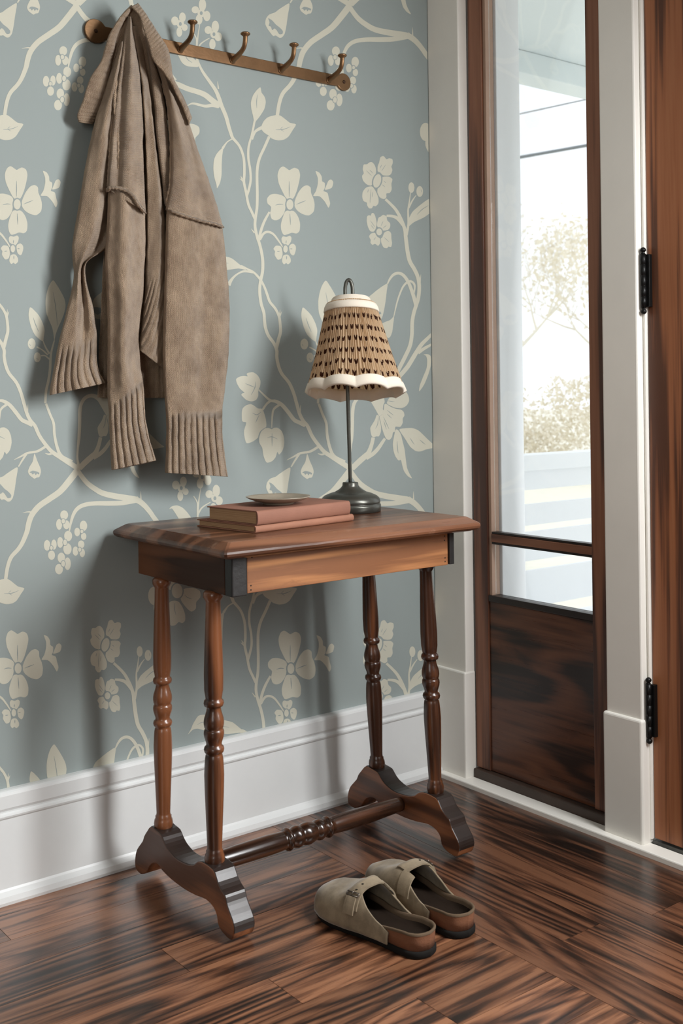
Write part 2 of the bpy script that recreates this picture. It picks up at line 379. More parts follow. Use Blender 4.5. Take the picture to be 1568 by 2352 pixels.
# sidelight: stiles, rails, muntin, beads, panes, lower panel, sill
win = tag(empty('window_1', (.03, -.34, 0)), 'tall narrow sidelight in dark stained wood beside the door', 'window', kind='structure')
XF = .012
def wpart(name, lo, hi, mat, bev=.0015):
    return sub(box(name, lo, hi, mat, bev=bev), win)
wpart('stile', (XF, -.1665, .036), (.052, -.1185, 2.2), M['frame_wood'])
wpart('stile', (XF, -.545, .036), (.052, -.5035, 2.2), M['frame_wood'])
wpart('glazing_bead', (.018, -.1765, .475), (.046, -.1668, 2.2), M['bead_wood'], .001)
wpart('muntin', (XF+.003, -.5034, .6225), (.048, -.1767, .6425), M['muntin_wood'])
wpart('muntin_bead', (XF+.006, -.5034, .6428), (.040, -.1767, .6485), M['dark_bead'], .001)
wpart('muntin_bead', (XF+.006, -.5034, .6165), (.040, -.1767, .6222), M['dark_bead'], .001)
wpart('bottom_bead', (XF+.001, -.5034, .470), (.046, -.1667, .486), M['dark_bead'])
wpart('lower_panel', (XF+.005, -.5034, .036), (.046, -.1667, .4697), M['panel_wood'])
wpart('pane', (.030, -.5034, .649), (.033, -.1767, 2.2), M['glass'], 0)
wpart('pane', (.030, -.5034, .4862), (.033, -.1767, .6163), M['glass'], 0)
wpart('sill_board', (-.0005, -.5605, -.01), (.052, -.1190, .0345), M['sill'], .003)
wpart('outer_jamb', (.0525, -.180, .03), (.139, -.106, 2.199), M['white_ext'], .002)
wpart('outer_jamb', (.0525, -.5645, .03), (.139, -.500, 2.199), M['white_ext'], .002)
# the matching sidelight past the door, beyond the frame of the picture
w2 = tag(empty('window_2', (.03, -1.89, 0)), 'second sidelight past the front door', 'window', kind='structure')
for nm, lo, hi, mt in [('stile', (.012, -1.70, .45), (.05, -1.66, 2.2), 'frame_wood'), ('stile', (.012, -2.12, .45), (.05, -2.08, 2.2), 'frame_wood'), ('pane', (.03, -2.08, .45), (.033, -1.70, 2.2), 'glass')]:
    sub(box(nm, lo, hi, M[mt], bev=0), w2)

# front door with its two hinges
door = tag(empty('door_1', (.025, -1.1, .02)), 'varnished oak front door with black hinges', 'door', kind='structure')
sub(box('door_leaf', (.006, -1.55, .022), (.048, -.673, 2.19), M['door_wood'], bev=.002), door)
def hinge(z0, z1):
    h = sub(lathe('hinge', [(z0, .0062), (z0+(z1-z0)*.2, .0064), (z0+(z1-z0)*.201, .0058), (z0+(z1-z0)*.205, .0066), (z0+(z1-z0)*.4, .0066), (z0+(z1-z0)*.401, .0060), (z0+(z1-z0)*.405, .0066),
                            (z0+(z1-z0)*.6, .0066), (z0+(z1-z0)*.601, .006), (z0+(z1-z0)*.605, .0066), (z0+(z1-z0)*.8, .0066), (z0+(z1-z0)*.801, .006), (z0+(z1-z0)*.805, .0066), (z1, .0064)],
                   M['black_iron'], n=20, M=Matrix.Translation((-.0075, -.6725, 0))), door)
    def fin(zc, s):
        pr = [(zc, .0035), (zc+s*.002, .005), (zc+s*.003, .003), (zc+s*.0045, .0045), (zc+s*.0075, .0068), (zc+s*.011, .0062), (zc+s*.014, .0035), (zc+s*.0148, .0008)]
        return lathe('finial', pr, M['black_iron'], n=18, M=Matrix.Translation((-.0075, -.6725, 0)))
    for zc, s in ((z1, 1), (z0, -1)): sub(fin(zc, s), door)
    sub(box('hinge_leaf', (-.004, -.6855, z0+.001), (.0065, -.6738, z1-.001), M['black_iron'], bev=.0008), door)
hinge(1.185, 1.302); hinge(.246, .362)
tag(box('trim_4', (.0005, -1.56, -.01), (.13, -.6695, .017), M['thresh'], bev=.003), 'worn dark slate threshold under the front door', 'threshold', kind='structure')

# ------------------------------------------------------------------ wallpaper print: drawn motifs, flush on the wall
FR = {'A': (380, 0, .20408), 'B': (680, 0, .20408), 'C': (460, 300, .20408), 'D': (760, 300, .15306), 'E': (500, 560, .15306), 'F': (500, 840, .20408),
      'G': (780, 600, .14031), 'H': (780, 880, .14031), 'L1': (0, 0, .16582), 'L3': (0, 620, .12755), 'L4': (0, 880, .2551), 'L8': (340, 1330, .18277)}
def T(fr, pts):
    ox, oy, k = FR[fr]; return [(ox+p[0]*k, oy+p[1]*k) for p in pts]
SHAPES = []   # (closed outline, layer)
def leafp(fr, pts, layer=0, sm=True):
    P = T(fr, pts)
    if sm:
        Q = [Vector((*p, 0)) for p in P]; n = len(Q); out = []
        for i in range(n):
            p0, p1, p2, p3 = Q[i-1], Q[i], Q[(i+1) % n], Q[(i+2) % n]
            # keep pointed tips sharp
            for u in (0, .33, .66):
                out.append(.5*((2*p1)+(p2-p0)*u*.8+(2*p0-5*p1+4*p2-p3)*u*u*.8+(p2-p1)*0+(3*p1-p0-3*p2+p3)*u**3*.8) if False else
                           p1*(2*u**3-3*u*u+1)+(p2-p0)*.38*(u**3-2*u*u+u)+p2*(-2*u**3+3*u*u)+(p3-p1)*.38*(u**3-u*u))
        P = [(q.x, q.y) for q in out]
    SHAPES.append((P, layer))
def ell(fr, c, rot=0, layer=0):
    k = FR[fr][2]; (cx, cy), = T(fr, [(c[0], c[1])]); n = 22; cr, sr = math.cos(rot), math.sin(rot)
    SHAPES.append(([(cx+k*(c[2]*math.cos(2*PI*i/n)*cr-c[3]*math.sin(2*PI*i/n)*sr), cy+k*(c[2]*math.cos(2*PI*i/n)*sr+c[3]*math.sin(2*PI*i/n)*cr)) for i in range(n)], layer))
VINES = []
def vine(segs, w, layer=0):
    """segs: list of (frame, points) chained; w: widths in photo scale from start to end"""
    P = []
    for fr, pts in segs: P += T(fr, pts)
    VINES.append((P, w, layer))
def cut(fr, pts, w=1.6): VINES.append((T(fr, pts), [w*.4, w, w*.4], 1))
vine([('B', [(605, 60), (500, 195), (400, 310), (280, 395), (160, 480), (80, 580), (45, 680), (28, 760)]), ('A', [(1450, 880), (1400, 960), (1320, 1050), (1280, 1160), (1258, 1296)])], [15, 14, 13, 12, 10, 9, 8])
vine([('B', [(100, 552), (50, 540), (-20, 550)])], [5, 3, .5])
leafp('A', [(1240, 1295), (1150, 1320), (1100, 1370), (1075, 1440), (1105, 1490), (1165, 1530), (1195, 1560), (1265, 1580), (1335, 1570), (1385, 1535), (1430, 1465), (1468, 1400), (1400, 1382), (1340, 1335), (1290, 1300)])
cut('A', [(1240, 1460), (1330, 1455), (1405, 1425)]); cut('A', [(1290, 1455), (1330, 1480)], 1.2); cut('A', [(1290, 1452), (1320, 1425)], 1.2)
vine([('C', [(775, 65), (720, 190), (665, 310), (640, 430), (637, 560), (640, 700), (637, 860), (620, 980), (615, 1080), (640, 1200)]),
      ('E', [(625, 0), (660, 150), (675, 280), (670, 420), (645, 540), (630, 640), (630, 750), (650, 900), (690, 1030), (700, 1150), (715, 1260), (760, 1380), (840, 1490), (885, 1600), (885, 1700), (910, 1830), (960, 1950)]),
      ('F', [(800, 190), (850, 300), (885, 420), (920, 540), (960, 620), (1010, 680), (1060, 790), (1130, 890), (1200, 970), (1290, 1030), (1400, 1100), (1510, 1165)])], [6.5, 6.5, 6.5, 7, 7, 7, 7.5, 7.5, 8, 8.5, 12])
vine([('E', [(645, 540), (700, 650), (740, 760), (780, 870), (860, 970), (915, 1080), (935, 1200), (940, 1320), (915, 1420), (880, 1560)])], [5, 6, 6, 7, 8])
vine([('A', [(352, 650), (380, 730), (420, 810), (490, 910), (560, 1010), (600, 1100), (630, 1190), (680, 1310), (710, 1420), (745, 1530)]),
      ('C', [(370, 90), (430, 160), (465, 230), (490, 330), (495, 480), (490, 580), (515, 700), (540, 830), (580, 920), (612, 990)])], [4, 7, 9, 8, 6, 6, 6, 6])
vine([('A', [(352, 700), (350, 520), (345, 430), (305, 360)])], [4.5, 4, 3, 2]); vine([('A', [(350, 560), (365, 400), (385, 275)])], [4, 3, 1.6]); vine([('A', [(352, 570), (400, 490), (495, 428)])], [4, 3.4, 2])
vine([('A', [(1002, 1360), (985, 1450), (965, 1540)]), ('C', [(560, 110), (540, 200), (540, 320), (560, 440), (565, 560), (545, 660), (520, 740)])], [5, 5, 5.5, 5.5, 6])
vine([('A', [(970, 1568), (1010, 1480), (1085, 1435)])], [6, 6, 8])
leafp('A', [(1000, 1390), (985, 1310), (965, 1230), (960, 1150), (985, 1070), (1030, 1010), (1068, 982), (1080, 1040), (1115, 1090), (1128, 1150), (1110, 1230), (1060, 1310), (1020, 1360)]); cut('A', [(1035, 1065), (1025, 1140), (1027, 1215)])
vine([('C', [(360, 92), (300, 130), (250, 200)])], [3, 3, 6])
leafp('C', [(256, 190), (190, 250), (155, 320), (145, 420), (155, 520), (180, 610), (187, 650), (220, 590), (238, 500), (240, 380), (246, 280)])
for fr, a, b in [('C', (482, 572), (442, 538)), ('C', (472, 550), (452, 510)), ('C', (608, 1152), (570, 1102)), ('A', (595, 1000), (585, 915)), ('B', (1310, 415), (1308, 308)), ('B', (1295, 405), (1263, 362)), ('F', (925, 540), (932, 440)), ('G', (1312, 360), (1327, 215)), ('E', (925, 1090), (935, 985)), ('E', (930, 1090), (960, 1015))]:
    vine([(fr, [a, ((a[0]+b[0])/2, (a[1]+b[1])/2), b])], [3.4, 2.4, .6])
vine([('B', [(590, 60), (650, 150), (710, 220), (790, 280), (880, 330), (1000, 360), (1150, 385), (1260, 405), (1340, 460), (1410, 540), (1470, 625), (1590, 770), (1700, 915)])], [10, 11, 12, 13, 14, 13, 11, 11, 12])
vine([('A', [(30, 880), (100, 938), (160, 960), (250, 1000), (350, 1030), (440, 1065), (510, 1120), (570, 1165), (615, 1185)])], [12, 12, 12, 13, 13])
vine([('A', [(600, 1195), (530, 1185), (450, 1195), (380, 1180), (300, 1165), (235, 1197)])], [10, 8, 6, 5, 1])
vine([('B', [(1250, 415), (1100, 440), (950, 445), (800, 445), (680, 460), (600, 500), (550, 570), (520, 670), (505, 755)])], [10, 11, 10, 9, 7, 3])
for grp in [[(875, 705, 55, 65), (805, 835, 42, 75), (905, 840, 45, 62), (863, 790, 25, 32)], [(1142, 855, 52, 72), (1055, 940, 40, 60), (1145, 1000, 38, 50), (1120, 932, 20, 25)],
            [(930, 995, 55, 72), (820, 1085, 42, 75), (920, 1175, 58, 78), (887, 1085, 27, 40)], [(638, 1125, 45, 75), (733, 1115, 38, 70), (700, 1262, 48, 65), (698, 1160, 20, 28)],
            [(835, 1298, 52, 72), (922, 1380, 45, 88), (803, 1455, 55, 72), (862, 1380, 27, 40)], [(1110, 1112, 45, 55), (1032, 1205, 40, 65), (1125, 1230, 38, 60), (1090, 1185, 22, 30)]]:
    for e in grp[:3]: ell('L1', e)
    c = grp[3]; ell('L1', (c[0], c[1], c[2]+9, c[3]+9), 0, 1); ell('L1', c, 0, 2)
# bell flowers and their twigs
vine([('F', [(1140, 905), (1040, 965), (930, 985), (860, 1020), (775, 1062)])], [6, 5.5, 5, 4, .8]); vine([('F', [(915, 995), (860, 1080), (825, 1140)])], [5, 4, 3]); vine([('F', [(1215, 985), (1170, 1000), (1125, 988)])], [5, 4, 1])
leafp('A', [(1395, 40), (1330, 70), (1270, 110), (1230, 140), (1165, 165), (1130, 210), (1122, 270), (1150, 330), (1180, 370), (1210, 405), (1240, 400), (1280, 425), (1310, 420), (1340, 380), (1360, 290), (1375, 180)])
leafp('A', [(1155, 205), (1200, 230), (1240, 275), (1290, 315), (1320, 350), (1315, 380), (1280, 385), (1250, 340), (1225, 320), (1200, 340), (1185, 300), (1160, 290), (1170, 250)], 1)
leafp('F', [(1005, 990), (1035, 1070), (1070, 1150), (1078, 1200), (1060, 1255), (1030, 1262), (1005, 1275), (980, 1260), (945, 1230), (932, 1190), (950, 1140), (985, 1080)])
leafp('F', [(950, 1205), (980, 1185), (1020, 1190), (1060, 1208), (1050, 1228), (1035, 1215), (1020, 1235), (1005, 1212), (985, 1228), (970, 1208)], 1)
# ivy leaves
leafp('F', [(205, 150), (250, 122), (300, 115), (335, 120), (325, 95), (340, 80), (400, 75), (450, 110), (480, 170), (475, 230), (455, 280), (455, 340), (430, 385), (380, 402), (320, 385), (265, 330), (280, 310), (300, 303), (250, 260), (215, 200)])
leafp('F', [(270, 530), (280, 480), (320, 445), (370, 432), (410, 450), (450, 480), (500, 485), (520, 530), (540, 600), (545, 690), (490, 740), (460, 800), (400, 850), (325, 872), (300, 800), (295, 730), (320, 640), (275, 625)])
leafp('F', [(607, 715), (570, 700), (530, 705), (490, 740), (465, 810), (468, 870), (500, 925), (510, 1000), (530, 1060), (555, 1092), (610, 1075), (650, 1030), (670, 970), (690, 1000), (730, 950), (748, 870), (740, 790), (715, 730), (670, 698), (630, 700)])
cut('F', [(550, 690), (485, 738), (458, 810), (462, 870)], 2.4)
for p in [[(310, 200), (420, 245)], [(425, 180), (418, 245), (375, 330)], [(388, 530), (440, 552), (485, 520)], [(465, 555), (425, 640)], [(610, 760), (610, 905)], [(555, 812), (610, 800), (670, 826)]]: cut('F', p)
vine([('F', [(460, 270), (520, 330), (590, 390), (650, 400), (720, 440), (790, 520), (860, 610), (920, 640), (985, 670)])], [3, 5, 8, 9, 9, 10]); vine([('F', [(600, 390), (550, 430), (505, 495)])], [6, 5, 5]); vine([('F', [(700, 435), (630, 490), (612, 580), (607, 700)])], [6, 5, 4, 1.5])
# upright stems behind the lamp, leaf pair and berries
vine([('F', [(1430, 1085), (1310, 1020), (1260, 920), (1230, 780), (1220, 650), (1180, 550), (1135, 430)])], [8, 7, 6, 5.5])
vine([('L3', [(815, 2400), (830, 2180), (870, 2000), (900, 1800), (910, 1600), (930, 1450), (978, 1270)])], [5.5, 6, 6, 6, 5, 3])
leafp('L3', [(955, 185), (890, 270), (845, 400), (820, 560), (830, 760), (880, 900), (940, 1040), (965, 1180), (978, 1290), (1000, 1170), (1050, 1030), (1110, 900), (1160, 760), (1180, 640), (1160, 520), (1090, 380), (1010, 250)]); cut('L3', [(955, 400), (1000, 660), (1035, 1000)], 1.5)
leafp('L3', [(540, 672), (610, 720), (700, 820), (770, 960), (803, 1080), (790, 1200), (775, 1285), (700, 1240), (620, 1160), (560, 1030), (520, 870), (515, 780)]); cut('L3', [(600, 860), (640, 980), (695, 1110)])
vine([('L3', [(772, 1270), (820, 1390), (890, 1510)])], [2, 3.5, 5]); ell('L3', (570, 1330, 70, 98)); ell('L3', (672, 1572, 62, 90))
vine([('L3', [(660, 1385), (760, 1440), (860, 1530)])], [3, 3, 4]); vine([('L3', [(738, 1545), (810, 1545), (895, 1610)])], [3, 3, 4]); cut('L3', [(530, 1330), (550, 1370)], 1.2); cut('L3', [(650, 1590), (690, 1615)], 1.2)
vine([('H', [(205, 1420), (170, 1250), (175, 1080), (195, 900), (205, 700), (210, 500), (230, 330)])], [8, 5, 5, 7, 7.5, 7.5, 7])
vine([('L4', [(718, 360), (720, 230), (755, 145), (820, 112), (890, 140), (945, 215), (985, 280)])], [7, 7.5, 8, 10, 14, 16])
# big blossom by the corner
vine([('H', [(200, 1400), (300, 1300), (400, 1210), (470, 1140), (520, 1010), (548, 890)])], [12, 13, 12, 9, 8]); vine([('H', [(430, 1230), (540, 1160), (620, 1080), (690, 980), (740, 905)])], [9, 9, 8, 6])
leafp('H', [(605, 520), (640, 540), (650, 600), (675, 700), (672, 800), (640, 870), (600, 872), (560, 885), (525, 870), (505, 800), (500, 730), (540, 660), (575, 600)])
leafp('H', [(650, 545), (690, 520), (715, 480), (730, 350), (770, 345), (830, 385), (920, 420), (1000, 435), (1045, 470), (1058, 530), (1030, 580), (1030, 650), (990, 715), (910, 715), (905, 790), (870, 810), (855, 880), (810, 930), (760, 910), (720, 830), (690, 730), (665, 620)])
leafp('H', [(540, 320), (600, 440), (650, 495), (690, 480), (705, 420), (715, 350), (735, 300), (700, 180), (600, 150), (530, 220)])
leafp('H', [(770, 320), (820, 365), (900, 400), (1010, 410), (1090, 370), (1135, 290), (1120, 200), (1070, 130), (960, 110), (850, 180)])
for p in [[(775, 445), (880, 525)], [(775, 505), (850, 575)], [(715, 550), (805, 750)], [(720, 620), (765, 755)], [(632, 560), (620, 670), (585, 745)], [(790, 290), (895, 305)]]: cut('H', p, 1.4)
leafp('H', [(915, 762), (955, 770), (1000, 840), (1030, 960), (1060, 1080), (1075, 1200), (1100, 1380), (1140, 1480), (1182, 1560), (1110, 1520), (1050, 1440), (1020, 1340), (1000, 1258), (960, 1265), (910, 1200), (880, 1110), (868, 1000), (885, 880)]); cut('H', [(940, 950), (945, 1060), (958, 1150)])
leafp('H', [(975, 758), (1060, 740), (1180, 735), (1280, 770), (1360, 840), (1440, 920), (1540, 1010), (1592, 1048), (1500, 1068), (1400, 1090), (1320, 1118), (1240, 1110), (1150, 1040), (1080, 930), (1020, 840)]); cut('H', [(1150, 900), (1220, 1005)]); cut('H', [(1310, 930), (1400, 1005)])
# right-hand plant: paired blossoms, buds, drooping bells
vine([('D', [(815, 1030), (900, 1110), (980, 1200), (1050, 1330), (1105, 1480), (1120, 1600), (1145, 1800), (1180, 1960)]), ('G', [(1220, 130), (1280, 270), (1300, 430), (1285, 600), (1250, 720), (1210, 850), (1185, 1000), (1180, 1200), (1150, 1380), (1080, 1540), (1000, 1700), (930, 1840)])], [6, 7, 8, 9, 9, 8.5, 8.5, 8.5, 8.5, 9, 9])
vine([('D', [(1085, 1420), (1000, 1320), (920, 1285), (832, 1278)])], [8, 8, 6.5, 5]); vine([('D', [(1130, 1570), (1160, 1400), (1155, 1200), (1175, 1060), (1192, 930)])], [6, 5, 4, 3, 1.6]); vine([('D', [(1165, 1160), (1220, 1050), (1278, 968)])], [4, 3.4, 1.6])
ell('D', (1205, 855, 45, 80)); ell('D', (1330, 913, 50, 82)); cut('D', [(1350, 880), (1360, 930)], 1)
leafp('D', [(1150, 1450), (1165, 1330), (1220, 1220), (1320, 1130), (1440, 1040), (1560, 985), (1640, 960), (1580, 1130), (1480, 1240), (1380, 1310), (1250, 1370), (1175, 1430)]); cut('D', [(1290, 1260), (1370, 1180), (1460, 1125)])
leafp('D', [(490, 510), (540, 505), (570, 480), (610, 472), (650, 510), (675, 580), (670, 650), (640, 700), (610, 820), (540, 810), (480, 750), (465, 680), (490, 640), (475, 580)])
leafp('D', [(720, 480), (740, 400), (790, 382), (830, 430), (870, 415), (920, 430), (925, 490), (905, 540), (920, 590), (900, 650), (860, 675), (780, 670), (740, 630), (700, 610), (700, 530)])
leafp('D', [(765, 702), (870, 692), (920, 730), (905, 800), (910, 880), (880, 935), (830, 945), (830, 1000), (790, 1028), (730, 1000), (695, 930), (700, 870), (742, 820)])
leafp('D', [(570, 840), (620, 840), (670, 910), (710, 1010), (710, 1090), (670, 1135), (635, 1130), (610, 1165), (570, 1165), (540, 1120), (535, 1080), (490, 1060), (468, 1000), (475, 920), (520, 860)])
ell('D', (692, 755, 76, 122), .25, 1); ell('D', (692, 755, 57, 104), .25, 2)
for p in [[(530, 600), (610, 680)], [(580, 590), (628, 640)], [(760, 510), (735, 565)], [(820, 510), (760, 605)], [(765, 810), (810, 845)], [(790, 755), (825, 785)], [(600, 880), (590, 1000), (585, 1085)], [(560, 880), (550, 930)], [(625, 920), (618, 1000)]]: cut('D', p, 1.2)
leafp('D', [(540, 1290), (570, 1270), (595, 1275), (610, 1240), (640, 1240), (665, 1290), (685, 1390), (670, 1470), (640, 1515), (590, 1510), (555, 1450), (535, 1370)])
leafp('D', [(690, 1400), (710, 1310), (745, 1290), (780, 1265), (830, 1285), (845, 1350), (885, 1390), (885, 1450), (850, 1490), (780, 1500), (735, 1470), (695, 1440)])
leafp('D', [(770, 1600), (800, 1530), (860, 1505), (900, 1540), (905, 1620), (915, 1690), (900, 1745), (860, 1740), (840, 1765), (790, 1755), (755, 1690), (748, 1620)])
leafp('D', [(570, 1590), (600, 1545), (660, 1535), (690, 1590), (735, 1620), (735, 1690), (705, 1728), (660, 1700), (620, 1715), (590, 1680), (595, 1640)])
ell('D', (722, 1520, 60, 70), 0, 1); ell('D', (722, 1520, 42, 52), 0, 2)
for p in [[(590, 1350), (660, 1450)], [(600, 1420), (645, 1475)], [(780, 1360), (750, 1430)], [(830, 1420), (780, 1465)], [(795, 1600), (870, 1670)], [(670, 1600), (640, 1645)]]: cut('D', p, 1.2)
vine([('G', [(1250, 720), (1190, 520), (1120, 340), (1040, 230), (960, 195), (880, 220), (820, 290), (780, 372)])], [9, 8, 7.5, 7, 6.5, 5, 3])
leafp('G', [(778, 365), (640, 450), (540, 530), (450, 610), (400, 720), (395, 830), (450, 930), (560, 960), (640, 960), (690, 930), (725, 800), (750, 650), (770, 480)]); leafp('G', [(430, 760), (520, 760), (620, 790), (680, 850), (650, 870), (560, 850), (500, 880), (450, 850)], 1)
vine([('G', [(1205, 560), (1225, 450), (1220, 380), (1170, 330), (1110, 340), (1040, 410), (980, 540), (930, 700), (883, 910)])], [3, 4, 5, 5, 5, 4.5, 4, 3.4, 2])
leafp('G', [(887, 905), (820, 965), (700, 1015), (690, 1100), (740, 1200), (790, 1258), (830, 1230), (860, 1150), (875, 1030)])
vine([('G', [(960, 1900), (1100, 1740), (1200, 1580), (1260, 1480), (1340, 1360), (1440, 1260), (1540, 1160)])], [10, 10, 10, 9, 8, 6]); vine([('G', [(1280, 1500), (1380, 1430), (1460, 1385), (1560, 1330)])], [8, 7, 6, 3])
leafp('G', [(1300, 2130), (1310, 2030), (1360, 1900), (1420, 1750), (1430, 1620), (1410, 1550), (1370, 1528), (1440, 1522), (1490, 1560), (1490, 1700), (1450, 1850), (1380, 2020)])
# leaf by the sleeve
vine([('E', [(645, 540), (540, 430), (450, 380), (350, 325)])], [6, 5, 4, 3]); vine([('E', [(530, 430), (400, 412), (300, 450), (215, 525), (160, 620)])], [5, 5, 4, 6, 10])
leafp('L8', [(1250, 1948), (1150, 1870), (1060, 1800), (950, 1770), (820, 1720), (700, 1705), (630, 1720), (570, 1810), (535, 1890), (500, 1955), (560, 1895), (620, 1880), (700, 1900), (850, 1935), (1000, 1948), (1150, 1930)]); cut('L8', [(620, 1830), (690, 1800), (830, 1830), (1020, 1865)])
# four-petal blossom with lily and little blossom
for pts in [[(1000, 445), (970, 425), (930, 403), (890, 430), (868, 500), (880, 590), (920, 680), (970, 765), (1040, 768), (1080, 690), (1110, 580), (1122, 500), (1105, 440), (1060, 418), (1020, 435)],
            [(1060, 850), (1062, 790), (1100, 700), (1150, 635), (1200, 615), (1240, 640), (1245, 700), (1270, 760), (1285, 830), (1275, 910), (1220, 955), (1150, 940), (1090, 900)],
            [(960, 905), (1050, 905), (1100, 970), (1122, 1050), (1115, 1130), (1080, 1158), (1030, 1150), (985, 1165), (940, 1175), (912, 1130), (905, 1060), (925, 980)],
            [(955, 880), (962, 770), (920, 730), (850, 712), (790, 720), (750, 765), (755, 820), (795, 860), (785, 930), (800, 990), (840, 1010), (890, 995), (935, 940)],
            [(965, 1290), (920, 1260), (912, 1215), (930, 1190), (968, 1197), (1005, 1183), (1025, 1205), (1018, 1250), (990, 1290)], [(998, 1320), (1005, 1290), (1040, 1272), (1070, 1295), (1075, 1335), (1060, 1390), (1040, 1405), (1010, 1380)],
            [(930, 1410), (960, 1395), (990, 1400), (1015, 1440), (1015, 1480), (985, 1505), (965, 1490), (940, 1505), (918, 1470)], [(918, 1330), (900, 1300), (850, 1295), (822, 1330), (840, 1360), (835, 1400), (870, 1452), (910, 1440), (925, 1390)],
            [(1295, 457), (1340, 475), (1365, 520), (1370, 570), (1400, 590), (1398, 650), (1385, 680), (1430, 700), (1445, 760), (1460, 820), (1440, 868), (1400, 800), (1340, 740), (1270, 735), (1300, 680), (1320, 600), (1320, 530)],
            [(1400, 665), (1420, 610), (1440, 565), (1470, 550), (1495, 580), (1480, 640), (1440, 660)]]: leafp('C', pts)
ell('C', (1007, 832, 54, 74), 0, 1); ell('C', (1007, 832, 39, 58), 0, 2); ell('C', (958, 1332, 36, 53), 0, 1); ell('C', (958, 1332, 25, 41), 0, 2)
for p in [[(1000, 570), (1000, 745)], [(845, 840), (890, 828), (932, 832)], [(1080, 830), (1185, 788)], [(1007, 935), (1015, 1060)], [(966, 1235), (963, 1270)], [(862, 1362), (895, 1357)], [(1010, 1330), (1035, 1332)], [(970, 1410), (970, 1450)]]: cut('C', p, 2)
vine([('C', [(655, 1250), (680, 1130), (720, 1020), (778, 915)])], [6, 6.5, 6, 5]); vine([('C', [(670, 1230), (710, 1160), (760, 1140), (820, 1165), (880, 1240), (935, 1325)])], [5, 5.5, 5.5, 5, 4, 2])
# little three-flower spray and its leaf
for c, es in [((167, 270), [(190, 195, 38, 55), (105, 235, 42, 50), (155, 360, 33, 55), (215, 310, 34, 38)]), ((402, 148), [(415, 55, 42, 70), (335, 110, 42, 40), (378, 218, 38, 58), (465, 180, 40, 58)]), ((545, 385), [(560, 300, 42, 68), (480, 338, 42, 44), (527, 498, 36, 60), (592, 413, 42, 50)])]:
    for e in es: ell('A', e)
    ell('A', (c[0], c[1], 42, 46)); ell('A', (c[0], c[1], 16, 22), 0, 1)
leafp('A', [(31, 505), (60, 475), (120, 465), (180, 490), (240, 550), (310, 650), (360, 700), (370, 752), (300, 752), (230, 740), (180, 700), (140, 620), (90, 540), (60, 500)]); cut('A', [(220, 620), (250, 670), (300, 705)])
# blossom low by the table
ell('L8', (72, 210, 72, 115)); ell('L8', (300, 10, 110, 130)); leafp('L8', [(265, 300), (330, 270), (390, 290), (440, 370), (465, 450), (465, 520), (430, 555), (385, 540), (340, 580), (280, 580), (235, 480)])
leafp('L8', [(410, 250), (440, 130), (560, 110), (650, 150), (655, 230), (605, 290), (600, 370), (545, 410), (490, 370), (440, 310)]); leafp('L8', [(90, 260), (230, 300), (250, 420), (200, 520), (120, 480), (70, 380)])
ell('L8', (365, 150, 84, 108), 0, 1); ell('L8', (365, 150, 68, 92), 0, 2); cut('L8', [(335, 300), (330, 370), (350, 450)]); cut('L8', [(460, 200), (500, 235), (545, 245)])

TX, TY = (626., .6), (2.2, 1066.)
bmp = [bmesh.new(), bmesh.new(), bmesh.new()]
NUDGE = [0]; TESS = {}
def wallpt(p, layer):
    return trace(p[0], p[1], 1, -.00025-.00014*layer-(NUDGE[0] % 200)*6e-7)
def strip(P, w, n):
    pts = smooth_path([(*p, 0) for p in P], n); wid = smooth_path([(x, 0, 0) for x in w], n)
    L, Rr = [], []
    for k in range(n):
        t_ = (pts[min(k+1, n-1)]-pts[max(k-1, 0)]); t_.normalize(); nn = Vector((-t_.y, t_.x, 0))*max(wid[k].x, .3)*.5
        L.append(pts[k]+nn); Rr.append(pts[k]-nn)
    return L, Rr
for i in (-2, -1, 0, 1):
    for j in (-1, 0, 1):
        dx = i*TX[0]+j*TY[0]; dy = i*TX[1]+j*TY[1]
        if dx < -1300: continue
        for P, layer in SHAPES:
            cx = sum(p[0] for p in P)/len(P)+dx; cy = sum(p[1] for p in P)/len(P)+dy
            if cx > 1040 or cx < -500 or cy < -160 or cy > 1950: continue
            b = bmp[layer]; NUDGE[0] = (NUDGE[0]+1) % 1000
            key = id(P)
            if key not in TESS: TESS[key] = delaunay_2d_cdt([Vector((p[0], p[1])) for p in P], [], [list(range(len(P)))], 1, 1e-4)
            cv, _, cf = TESS[key][:3]
            nv = [b.verts.new(wallpt((p[0]+dx, p[1]+dy), layer)) for p in cv]
            for q in cf: b.faces.new([nv[k_] for k_ in q])
        for P, wd, layer in VINES:
            if min(p[0] for p in P)+dx > 1040 or max(p[0] for p in P)+dx < -500 or min(p[1] for p in P)+dy > 1950 or max(p[1] for p in P)+dy < -150: continue
            b = bmp[layer]; n = 4*len(P)+1; NUDGE[0] = (NUDGE[0]+1) % 1000
            L, Rr = strip(P, wd, n)
            vl = [b.verts.new(wallpt((p.x+dx, p.y+dy), layer)) for p in L]; vr = [b.verts.new(wallpt((p.x+dx, p.y+dy), layer)) for p in Rr]
            for k in range(n-1): b.faces.new((vl[k], vl[k+1], vr[k+1], vr[k]))
for layer, b in enumerate(bmp):
    bmesh.ops.triangulate(b, faces=b.faces)
    for co, no in [((-.021, 0, 0), (1, 0, 0)), ((0, 0, .2217), (0, 0, -1)), ((0, 0, 2.4), (0, 0, 1))]:
        bmesh.ops.bisect_plane(b, geom=list(b.verts)+list(b.edges)+list(b.faces), plane_co=co, plane_no=no, clear_outer=True)
    for f_ in b.faces:
        if f_.normal.y > 0: f_.normal_flip()
    me = bpy.data.meshes.new('wallpaper_print'); b.to_mesh(me); b.free()
    link('wallpaper_print', me, M['wallpaper'] if layer == 1 else M['print'], wall_left)

